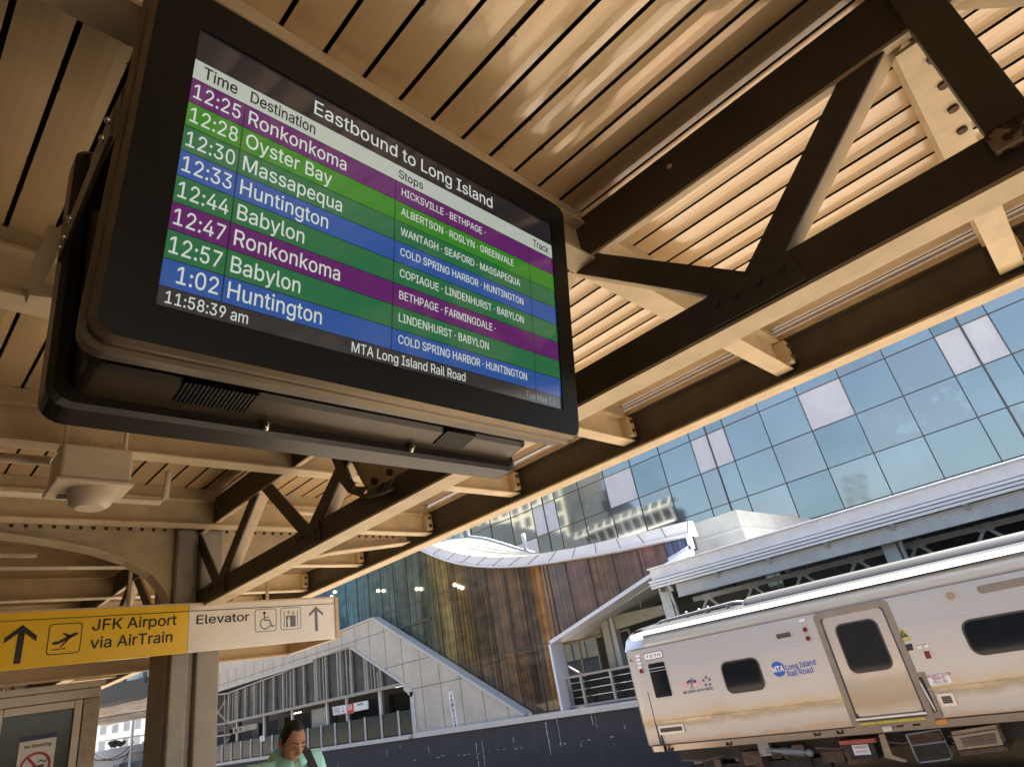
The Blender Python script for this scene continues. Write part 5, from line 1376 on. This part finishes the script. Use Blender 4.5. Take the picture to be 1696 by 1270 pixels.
v = MB(); v.box(GT+.1, GT+18, cols[0], cols[-1], -1.2, rows[-1]+.6); v.build('tower_core', M['inner'], tw)

# ------------------------------------------------------------------ what the gap beside the column shows far down the line
KG = 130/869
def gp_(x_, y_, Y): return at(150+x_*KG, 1080+y_*KG, Y=Y)
fb = thing('footbridge', at(215, 1130, Y=44), 'dark panelled footbridge far down the line beside the column', 'bridge')
YF = 44
v = MB(); v.prism([gp_(60, 385, YF), gp_(820, 232, YF), gp_(820, 430, YF), gp_(60, 590, YF)], (0, 4, 0)); v.build('dark_panels', mat('dark grey bridge panel', (.085, .085, .078), .6, 0, .15, .8), fb)
v = MB(); v.prism([gp_(60, 330, YF+.2), gp_(820, 150, YF+.2), gp_(820, 232, YF+.2), gp_(60, 385, YF+.2)], (0, 3, 0)); v.build('window_strip', mat('pale bridge glass', (.42, .55, .55), .15, 0, .3, .5), fb)
v = MB()
for x_ in (385, 615): v.prism([gp_(x_-16, 180, YF), gp_(x_+16, 172, YF), gp_(x_+16, 330, YF), gp_(x_-16, 340, YF)], (0, .3, 0))
v.build('window_post', M['mullion'], fb)
bm_ = thing('concrete_beam', at(215, 1170, Y=50), 'streaked beige concrete beam below the dark footbridge', 'beam')
v = MB(); v.prism([gp_(40, 590, 50), gp_(820, 430, 50), gp_(820, 600, 50), gp_(40, 735, 50)], (0, 3, 0)); v.prism([gp_(40, 742, 49.6), gp_(820, 607, 49.6), gp_(820, 665, 49.6), gp_(40, 785, 49.6)], (0, 3.4, 0))
v.build('beam', mat('streaked beige concrete', (.50, .42, .33), .8, 0, .45, 1.6, stretch=(.5, .5, 3.2)), bm_)
ob = thing('office_block', at(215, 1220, Y=95), 'pale office block with grey windows far behind the gap beside the column', 'building')
M['pale'] = mat('pale facade', (.80, .80, .78), .7, 0, .06, .5)
M['pale_win'] = mat('pale grey window', (.38, .42, .45), .3, 0, .3, .4)
YO = 95
A_, B_ = at(140, 1160, Y=YO), at(290, 1285, Y=YO)
v = MB(); v.box(A_.x-4, B_.x+4, YO, YO+14, -1.3, A_.z+12); v.build('facade', M['pale'], ob)
for r_ in range(6):
    for c_ in range(16):
        xx = A_.x-3+c_*1.25; zz = at(210, 1205, Y=YO).z-2.6+r_*2.3-(c_*0)
        m_ = MB(); m_.box(xx, xx+.62, YO-.06, YO+.02, zz, zz+1.6); o = m_.build('window', M['pale_win'], ob)
sh = thing('low_white_building', at(215, 1250, Y=70), 'low white walled building with ledges below the office block', 'building')
YL = 70
v = MB(); v.prism([gp_(0, 1160, YL), gp_(820, 1040, YL), gp_(820, 1500, YL), gp_(0, 1500, YL)], (0, 10, 0)); v.prism([gp_(0, 1110, YL-.5), gp_(820, 960, YL-.5), gp_(820, 1045, YL-.5), gp_(0, 1200, YL-.5)], (0, 10.5, 0)); v.build('walls', M['pale'], sh)
v = MB(); v.prism([gp_(250, 1250, YL-.02), gp_(450, 1200, YL-.02), gp_(450, 1225, YL-.02), gp_(250, 1275, YL-.02)], (0, .3, 0)); v.prism([gp_(590, 1265, YL-.02), gp_(800, 1240, YL-.02), gp_(800, 1300, YL-.02), gp_(590, 1320, YL-.02)], (0, .3, 0)); v.build('wall_louver', M['pale_win'], sh)
p0, p1 = gp_(478, 700, 60), gp_(468, 1400, 60)
v = MB(); v.tube([p0, Vector((p0.x, p0.y, -1.2))], .10, 8); tag(v.build('utility_pole', M['jcap']), 'slim grey utility pole in front of the pale office block', 'pole')
for k, (q0, q1, sg_) in enumerate((((20, 1175), (475, 1000), .5), ((20, 1090), (475, 1060), .7), ((300, 1280), (475, 980), .3))):
    a_, b_ = gp_(*q0, 60), gp_(*q1, 60)
    v = MB(); v.tube([a_.lerp(b_, i/8)-Vector((0, 0, sg_*4*(i/8)*(1-i/8))) for i in range(9)], .035, 5)
    tag(v.build('overhead_wire', M['rubber']), ('upper sagging wire running to the utility pole', 'nearly level sagging wire at the utility pole', 'steep guy wire below the utility pole')[k], 'wire')
M['shrub'] = mat('dark rooftop shrub', (.05, .06, .04), .9, 0, .3, 8)
v = MB()
for k in range(40):
    p = gp_(rnd.uniform(205, 380), rnd.uniform(985, 1030), 69.2); v.ball(p, rnd.uniform(.08, .2), 3)
tag(v.build('rooftop_planting', M['shrub']), 'dark row of rooftop plants on the white building ledge', 'plants')

# ------------------------------------------------------------------ the buildings that stand behind the viewer and show in the tower's glass
RX = -40.0
def mir(px, py, X=RX):
    p = at(px, py, X=2*GT-X); return Vector((2*GT-p.x, p.y, p.z))
M['far_pale'] = mat('pale tower stone', (.52, .50, .45), .7, 0, .15, .3)
M['far_dark'] = mat('dark slate roof', (.06, .075, .09), .6)
M['far_glass'] = mat('dark tower windows', (.07, .09, .11), .15)
rt = thing('striped_tower', mir(880, 880), 'pale tower with dark vertical window stripes mirrored in the glass tower', 'building')
yl, yr = mir(805, 880).y, mir(938, 840).y; zt = mir(925, 800).z+16
v = MB(); v.box(RX-20, RX, yr, yl+10, -1.2, zt); v.build('walls', M['far_pale'], rt)
v = MB(); k = 0
y = yr+1
while y < yl+10:
    for z_ in range(int(zt/4)): v.box(RX-.1, RX+.1, y, y+2.3, z_*4+1.0, z_*4+3.8)
    y += 4.2
v.build('window_stripes', M['far_glass'], rt)
t = thing('flat_roofed_block', mir(960, 860), 'dark slab block beside the striped tower mirrored in the glass', 'building')
a, b = mir(938, 840), mir(993, 838)
v = MB(); v.box(RX-15, RX-2, b.y, a.y, -1.2, (a.z+b.z)/2); v.box(RX-12, RX-4, b.y, b.y+(a.y-b.y)*.4, (a.z+b.z)/2, (a.z+b.z)/2+3); v.build('walls', M['far_dark'], t)
# long ribbed vault
vh = thing('vaulted_hall', mir(1010, 880), 'long hall with ribbed white vault mirrored in the glass tower', 'building')
XV = -24.0
a, b = mir(880, 885, XV), mir(1112, 868, XV); zt_ = mir(1000, 855, XV).z; zl_ = mir(1000, 872, XV).z
v = MB(); v.box(XV-8, XV-1.5, b.y, a.y+20, -1.2, zl_-.3); v.build('walls', M['far_dark'], vh)
v = MB()
pv = [(XV, zl_), (XV-1.2, zl_+(zt_-zl_)*.7), (XV-3.5, zt_), (XV-7, zt_-.3)]
v.add([(x_, b.y, z_) for x_, z_ in pv]+[(x_, a.y+20, z_) for x_, z_ in pv], [(i, i+1, 5+i, 4+i) for i in range(3)]); v.build('vault_roof', M['roof_pale'], vh)
v = MB()
y = b.y
while y < a.y+20:
    for (x0, z0), (x1, z1) in zip(pv[:-1], pv[1:]): v.bar((x0+.05, y, z0+.05), (x1+.05, y, z1+.05), .3, .2)
    v.bar((XV+.05, y, zl_), (XV-1, y, zl_-3.2), .3, .3)
    y += 2.4
v.box(XV-1, XV+.3, b.y, a.y+20, zl_-.2, zl_+.1); v.box(XV-1.8, XV-.6, b.y, a.y+20, zl_-4.2, zl_-3)
v.build('vault_rib', M['band'], vh)
t = thing('curved_dark_roof', mir(900, 895, -14), 'dark curved roof low in the mirrored view of the glass tower', 'roof')
v = MB(); C4 = [mir(770, 878, -14), mir(830, 866, -14), mir(870, 874, -14), mir(920, 886, -14), mir(970, 896, -14), mir(1030, 902, -14)]
for p, q in zip(C4[:-1], C4[1:]): v.prism([p, q, Vector((q.x, q.y, -1)), Vector((p.x, p.y, -1))], (-6, 0, 0))
v.build('roof', M['far_dark'], t)
t = thing('roof_machinery', mir(1230, 845, RX), 'jumble of rooftop machinery mirrored low in the glass tower', 'machinery')
v = MB(); a, b = mir(1185, 855, RX), mir(1335, 868, RX); v.box(RX-9, RX, b.y, a.y, -1.2, mir(1250, 872, RX).z)
for k in range(16):
    px = rnd.uniform(1190, 1330); p = mir(px, 868-(px-1190)*.02, RX); h_ = rnd.uniform(.4, 2.6)
    v.box(RX-3, RX-1, p.y-rnd.uniform(.2, 1.4), p.y+rnd.uniform(.2, 1.4), p.z-1, p.z+h_*.5)
p = mir(1240, 850, RX); v.tube([p+Vector((0, 4, 0)), p, p+Vector((0, -3, 1.5)), p+Vector((0, -5, 0))], .15, 6)
v.build('machinery', mat('weathered machinery', (.22, .22, .20), .7, 0, .4, .6), t)
lm = thing('lattice_mast', mir(1415, 838), 'open steel lattice gantry mirrored in the right part of the glass tower', 'mast')
a, b, c, d_ = mir(1399, 800), mir(1431, 793), mir(1436, 832), mir(1407, 836)
v = MB()
for xo in (0, -3):
    o_ = Vector((xo, 0, 0))
    for p, q in ((a, d_), (b, c), (a, b), (d_, c), (a.lerp(d_, .5), b.lerp(c, .5)), (a, b.lerp(c, .5)), (b, a.lerp(d_, .5)), (a.lerp(d_, .5), c), (b.lerp(c, .5), d_)): v.bar(p+o_, q+o_, .12, .12)
    v.bar(d_+o_, Vector((d_.x+xo, d_.y, -1)), .25, .25); v.bar(c+o_, Vector((c.x+xo, c.y, -1)), .25, .25)
for p in (a, b, c, d_): v.bar(p, p+Vector((-3, 0, 0)), .12, .12)
v.build('lattice', M['far_dark'], lm)
# ------------------------------------------------------------------ the man in the mint polo shirt
from mathutils import Euler
M['skin'] = mat('skin', (.44, .235, .15), .5, 0, .12, 22, .03, 150, spec=.4)
M['hair'] = mat('short black hair', (.006, .005, .005), .6, 0, .4, 60, .5, 220)
M['mint'] = mat('mint polo cotton', (.38, .78, .70), .85, 0, .08, 9, .15, 120)
M['trousers'] = mat('dark trousers', (.03, .032, .04), .85)
M['strap'] = mat('black backpack nylon', (.016, .017, .02), .7)
M['eye'] = mat('dark eye', (.02, .014, .01), .2)
M['lip'] = mat('lip', (.30, .12, .09), .5)
PX, PY = 2.05, 4.12
fdir = Vector((.02, -1.0, 0)).normalized()
mroot = thing('person', (PX, PY, 0), 'man with short black hair in a mint polo shirt with dark backpack strap looking down', 'person')
Rz = Matrix.Rotation(math.atan2(fdir.x, -fdir.y), 4, 'Z')       # local -Y is forward, +X is his left
TM = Matrix.Translation((PX, PY, 0)) @ Rz @ Matrix.Diagonal((1, 1, 1.014, 1))
def skin_mesh(chains, rad, sub=2):
    """chains of named joints; rad gives each joint's radius"""
    names = list(rad); idx = {n_: i for i, n_ in enumerate(names)}
    me = bpy.data.meshes.new('figure'); me.from_pydata([rad[n_][0] for n_ in names], [(idx[a], idx[b]) for ch in chains for a, b in zip(ch[:-1], ch[1:])], [])
    ob = bpy.data.objects.new('figure', me); COL.objects.link(ob)
    md = ob.modifiers.new('skin', 'SKIN'); md.use_smooth_shade = True
    sk = me.skin_vertices[0].data
    for n_ in names: sk[idx[n_]].radius = rad[n_][1] if isinstance(rad[n_][1], tuple) else (rad[n_][1],)*2
    sk[0].use_root = True
    s2 = ob.modifiers.new('sub', 'SUBSURF'); s2.levels = s2.render_levels = sub
    dg = bpy.context.evaluated_depsgraph_get(); dg.update()
    m2 = bpy.data.meshes.new_from_object(ob.evaluated_get(dg))
    vv = [v_.co.copy() for v_ in m2.vertices]; ff = [list(p.vertices) for p in m2.polygons]
    bpy.data.objects.remove(ob); bpy.data.meshes.remove(me); bpy.data.meshes.remove(m2)
    return vv, ff
J = dict(pelvis=((0, .0, .93), .13), spine=((0, .01, 1.12), (.135, .105)), chest=((0, .015, 1.30), (.16, .115)), neckb=((0, .0, 1.435), .075), neck=((0, -.035, 1.50), .058), skull=((0, -.055, 1.54), .055))
for s_, n_ in ((1, 'l'), (-1, 'r')):
    J.update({n_+'hip': ((s_*.10, 0, .88), .095), n_+'knee': ((s_*.11, -.02-.05*s_, .48), .06), n_+'ankle': ((s_*.11, .06-.06*s_, .09), .042), n_+'toe': ((s_*.13, -.10-.06*s_, .035), .035),
              n_+'sh': ((s_*.18, .015, 1.44), .068), n_+'elb': ((s_*.24, .03, 1.13), .046), n_+'wr': ((s_*.235, -.12-.02*s_, .93), .031), n_+'hand': ((s_*.225, -.17, .87), (.042, .02))})
chains = [['pelvis', 'spine', 'chest', 'neckb', 'neck', 'skull']]
for n_ in 'lr':
    chains += [['pelvis', n_+'hip', n_+'knee', n_+'ankle', n_+'toe'], ['chest', n_+'sh', n_+'elb', n_+'wr', n_+'hand']]
    s_ = 1 if n_ == 'l' else -1; hb = Vector(J[n_+'hand'][0])
    for k in range(4):
        f0 = hb+Vector((s_*(.0), -.028+.019*k-.01, -.03)); ln = (.07, .08, .075, .06)[k]
        J[n_+'f%da' % k] = (tuple(f0+Vector((0, -.012, -.02))), .0095); J[n_+'f%db' % k] = (tuple(f0+Vector((-s_*.012, -.014, -.02-ln*.5))), .0088); J[n_+'f%dc' % k] = (tuple(f0+Vector((-s_*.035, -.012, -.02-ln*.85))), .0075)
        chains.append([n_+'hand', n_+'f%da' % k, n_+'f%db' % k, n_+'f%dc' % k])
    J[n_+'t1'] = (tuple(hb+Vector((-s_*.025, -.035, .01))), .011); J[n_+'t2'] = (tuple(hb+Vector((-s_*.045, -.055, -.03))), .0095)
    chains.append([n_+'hand', n_+'t1', n_+'t2'])
bv_, bf_ = skin_mesh(chains, J)
# head: a shaped ellipsoid with brow, nose, mouth, chin and ears
HC = Vector((0, -.09, 1.598)); HT = Matrix.Rotation(math.radians(24), 3, 'X')     # nods toward the floor
def g2(a, b, c, s1, s2=None): s2 = s2 or s1; return math.exp(-((a-b)/s1)**2)
def head_pt(th, ph, k=1.0):
    # th from crown (0) to chin (pi); ph 0 = front
    x_ = math.sin(th)*math.sin(ph); y_ = -math.sin(th)*math.cos(ph); z_ = math.cos(th)
    rx, ry, rz = .069, .090, .113
    p = Vector((x_*rx, y_*ry, z_*rz))
    if z_ < 0: p.x *= 1-.26*(-z_)**1.4; 
    if y_ > 0 and z_ < -.1: p.y *= 1-.35*min(1, (-z_-.1)*1.3)
    fr = max(0, -y_)
    gx, gz = p.x/.073, p.z/.117
    f_ = 0
    f_ += .008*math.exp(-(gx/.55)**2-((gz-.20)/.10)**2)                    # brow
    f_ -= .011*(math.exp(-((abs(gx)-.42)/.20)**2-((gz-.03)/.10)**2))       # eye sockets
    f_ += .024*math.exp(-(gx/.17)**2)*(math.exp(-((gz+.27)/.13)**2)+.55*math.exp(-((gz+.10)/.16)**2))
    f_ += .006*math.exp(-((abs(gx)-.18)/.09)**2-((gz+.31)/.07)**2)
    f_ += .007*math.exp(-(gx/.32)**2-((gz+.54)/.06)**2)+.006*math.exp(-(gx/.30)**2-((gz+.66)/.05)**2)-.004*math.exp(-(gx/.34)**2-((gz+.60)/.022)**2)
    f_ += .012*math.exp(-(gx/.35)**2-((gz+.90)/.14)**2)                    # chin
    f_ += .004*math.exp(-((abs(gx)-.55)/.2)**2-((gz+.15)/.15)**2)          # cheek bones
    p.y -= f_*fr**.5
    return p*k
def head_world(p): return HC + HT @ p
NV, NH = 56, 64
hv, hf = [], []
for i in range(NV+1):
    for k in range(NH):
        hv.append(head_world(head_pt(math.pi*(.004+.992*i/NV), 2*math.pi*k/NH)))
for i in range(NV):
    for k in range(NH): hf.append((i*NH+k, (i+1)*NH+k, (i+1)*NH+(k+1) % NH, i*NH+(k+1) % NH))
hf.append(tuple(range(NH))[::-1]); hf.append(tuple(range(NV*NH, NV*NH+NH)))
bb = MB(); bb.add([TM @ v_ for v_ in bv_], bf_, 0, True); bb.add([TM @ v_ for v_ in hv], hf, 0, True)
for s_ in (-1, 1):
    e = MB(); e.ball((0, 0, 0), 1, 8)
    bb.add([TM @ head_world(Vector((s_*(.069+q[0]*.008+.004*q[1]), .012+q[1]*.017, -.006+q[2]*.028))) for q in e.v], e.f, 0, True)
body_o = bb.build('body', M['skin'], mroot, smooth=True)
rm = body_o.modifiers.new('one_skin', 'REMESH'); rm.mode = 'VOXEL'; rm.voxel_size = .0042; rm.use_smooth_shade = True
sm_ = body_o.modifiers.new('soften', 'SMOOTH'); sm_.factor = .5; sm_.iterations = 2
# hair cap
hh = MB(); NVh, NHh = 30, 64; vv, ff = [], []
def hairline(ph):
    a = abs((ph+math.pi) % (2*math.pi)-math.pi)          # 0 front .. pi back
    if a < .75: return .242-.012*(a/.75)**2
    if a < 1.15: return .23+(a-.75)/.4*.20
    if a < 1.5: return .43+.10*(a-1.15)/.35
    if a < 1.8: return .52-.12*(a-1.5)/.3
    return .40+.26*min(1, (a-1.8)/.6)
for i in range(NVh+1):
    for k in range(NHh):
        ph = 2*math.pi*k/NHh; th = math.pi*hairline(ph)*i/NVh
        edge_ = min(1, (NVh-i)/5); vv.append(TM @ head_world(head_pt(max(.01, th), ph, 1+(.06+.012*math.sin(k*2.3+i))*edge_+.004)))
for i in range(NVh):
    for k in range(NHh): ff.append((i*NHh+k, (i+1)*NHh+k, (i+1)*NHh+(k+1) % NHh, i*NHh+(k+1) % NHh))
hh.add(vv, ff, 0, True); hh.build('hair', M['hair'], body_o, smooth=True)
ey = MB()
for s_ in (-1, 1):
    c = head_world(Vector((s_*.031, -.084, .004))); e = MB(); e.ball((0, 0, 0), 1, 6); ey.add([TM @ (c+Vector((q[0]*.012, q[1]*.006, q[2]*.0035-.003))) for q in e.v], e.f, 0, True)
    for k in range(6):
        u_ = k/5; q0 = head_world(Vector((s_*(.014+.036*u_), -.098+.016*u_**2, .026+.006*math.sin(u_*3)))); ey.ball(TM @ q0, .0048-.0016*u_, 4)
ey.build('eyes_and_brows', M['eye'], body_o, smooth=True)
# clothes
JC = dict(pelvis=((0, .0, .90), (.165, .125)), spine=((0, .012, 1.12), (.165, .13)), chest=((0, .018, 1.37), (.195, .145)), yoke=((0, .025, 1.50), (.14, .10)), lsh=((.20, .015, 1.462), .086), lel=((.255, .028, 1.20), .08), rsh=((-.20, .015, 1.462), .086), rel=((-.255, .028, 1.20), .08))
cv_, cf_ = skin_mesh([['pelvis', 'spine', 'chest', 'yoke'], ['chest', 'lsh', 'lel'], ['chest', 'rsh', 'rel']], JC)
s = MB(); s.add([TM @ v_ for v_ in cv_], cf_, 0, True)
shirt = s.build('polo_shirt', M['mint'], mroot, smooth=True)
cl = MB(); vv, ff = [], []; n = 28
for i, (rr_, zz, yy) in enumerate(((.068, 1.560, .0), (.080, 1.556, -.005), (.102, 1.525, -.01), (.116, 1.495, -.013))):
    for k in range(n):
        a = math.radians(-78+336*k/(n-1)) if True else 0
        a = -math.pi/2+.16+(2*math.pi-.32)*k/(n-1)
        fr_ = max(0, -math.sin(a)); vv.append(TM @ Vector((rr_*math.cos(a)*(1.0), yy+rr_*math.sin(a)*(.95)-.012*fr_*i, zz+.022*max(0, math.sin(a))*(1-i*.15)-.028*fr_)))
for i in range(3):
    for k in range(n-1): ff.append((i*n+k, i*n+k+1, (i+1)*n+k+1, (i+1)*n+k))
cl.add(vv, ff, 0, True); co = cl.build('collar', M['mint'], shirt, smooth=True); so_ = co.modifiers.new('thick', 'SOLIDIFY'); so_.thickness = .006
pk = MB(); pk.box(-.018, .018, 0, .012, 0, .15); s = MB()
s.add([TM @ (Matrix.Rotation(math.radians(-8), 3, 'X') @ Vector(q)+Vector((.0, -.135, 1.27))) for q in pk.v], pk.f); s.build('placket', M['mint'], shirt, .003)
JT = dict(pelvis=((0, .0, .93), (.15, .118)), lh=((.10, 0, .86), .112), lk=((.11, -.07, .48), .08), la=((.11, .0, .07), .062), rh=((-.10, 0, .86), .112), rk=((-.11, .03, .48), .08), ra=((-.11, .12, .07), .062))
cv_, cf_ = skin_mesh([['pelvis', 'lh', 'lk', 'la'], ['pelvis', 'rh', 'rk', 'ra']], JT)
s = MB(); s.add([TM @ v_ for v_ in cv_], cf_, 0, True); s.build('trousers', M['trousers'], mroot, smooth=True)
s = MB()
for s_, st2 in ((1, -.06), (-1, .06)):
    e = MB(); e.ball((0, 0, 0), 1, 8); s.add([TM @ Vector((s_*.12+q[0]*.05, -.03+(-.06*s_)+q[1]*.14, .045+max(-.045, q[2]*.06))) for q in e.v], e.f, 0, True)
s.build('shoes', M['strap'], mroot, smooth=True)
bp_ = thing('backpack', (TM @ Vector((.02, .24, 1.2))), 'black backpack with a shoulder strap worn by the man in mint', 'backpack')
s = MB(); e = MB(); e.ball((0, 0, 0), 1, 12)
def sq_(t_, p_=.55): return math.copysign(abs(t_)**p_, t_)
s.add([TM @ Vector((.02+sq_(q[0])*.145, .235+sq_(q[1])*.085, 1.19+sq_(q[2])*.215)) for q in e.v], e.f, 0, True); s.build('bag', M['strap'], bp_, smooth=True)
for sx in (.115,):
    s = MB(); path = [(sx, .18, 1.36), (sx, .10, 1.53), (sx, .03, 1.562), (sx, -.055, 1.53), (sx+.005, -.13, 1.43), (sx+.012, -.145, 1.28), (sx+.03, -.13, 1.12), (sx+.06, .0, 1.02), (sx+.03, .16, 1.02)]
    for p, q in zip(path[:-1], path[1:]): s.bar(TM @ Vector(p), TM @ Vector(q), .05, .014, (Rz @ Vector((0, -1, .6))))
    s.build('shoulder_strap', M['strap'], bp_, .004)
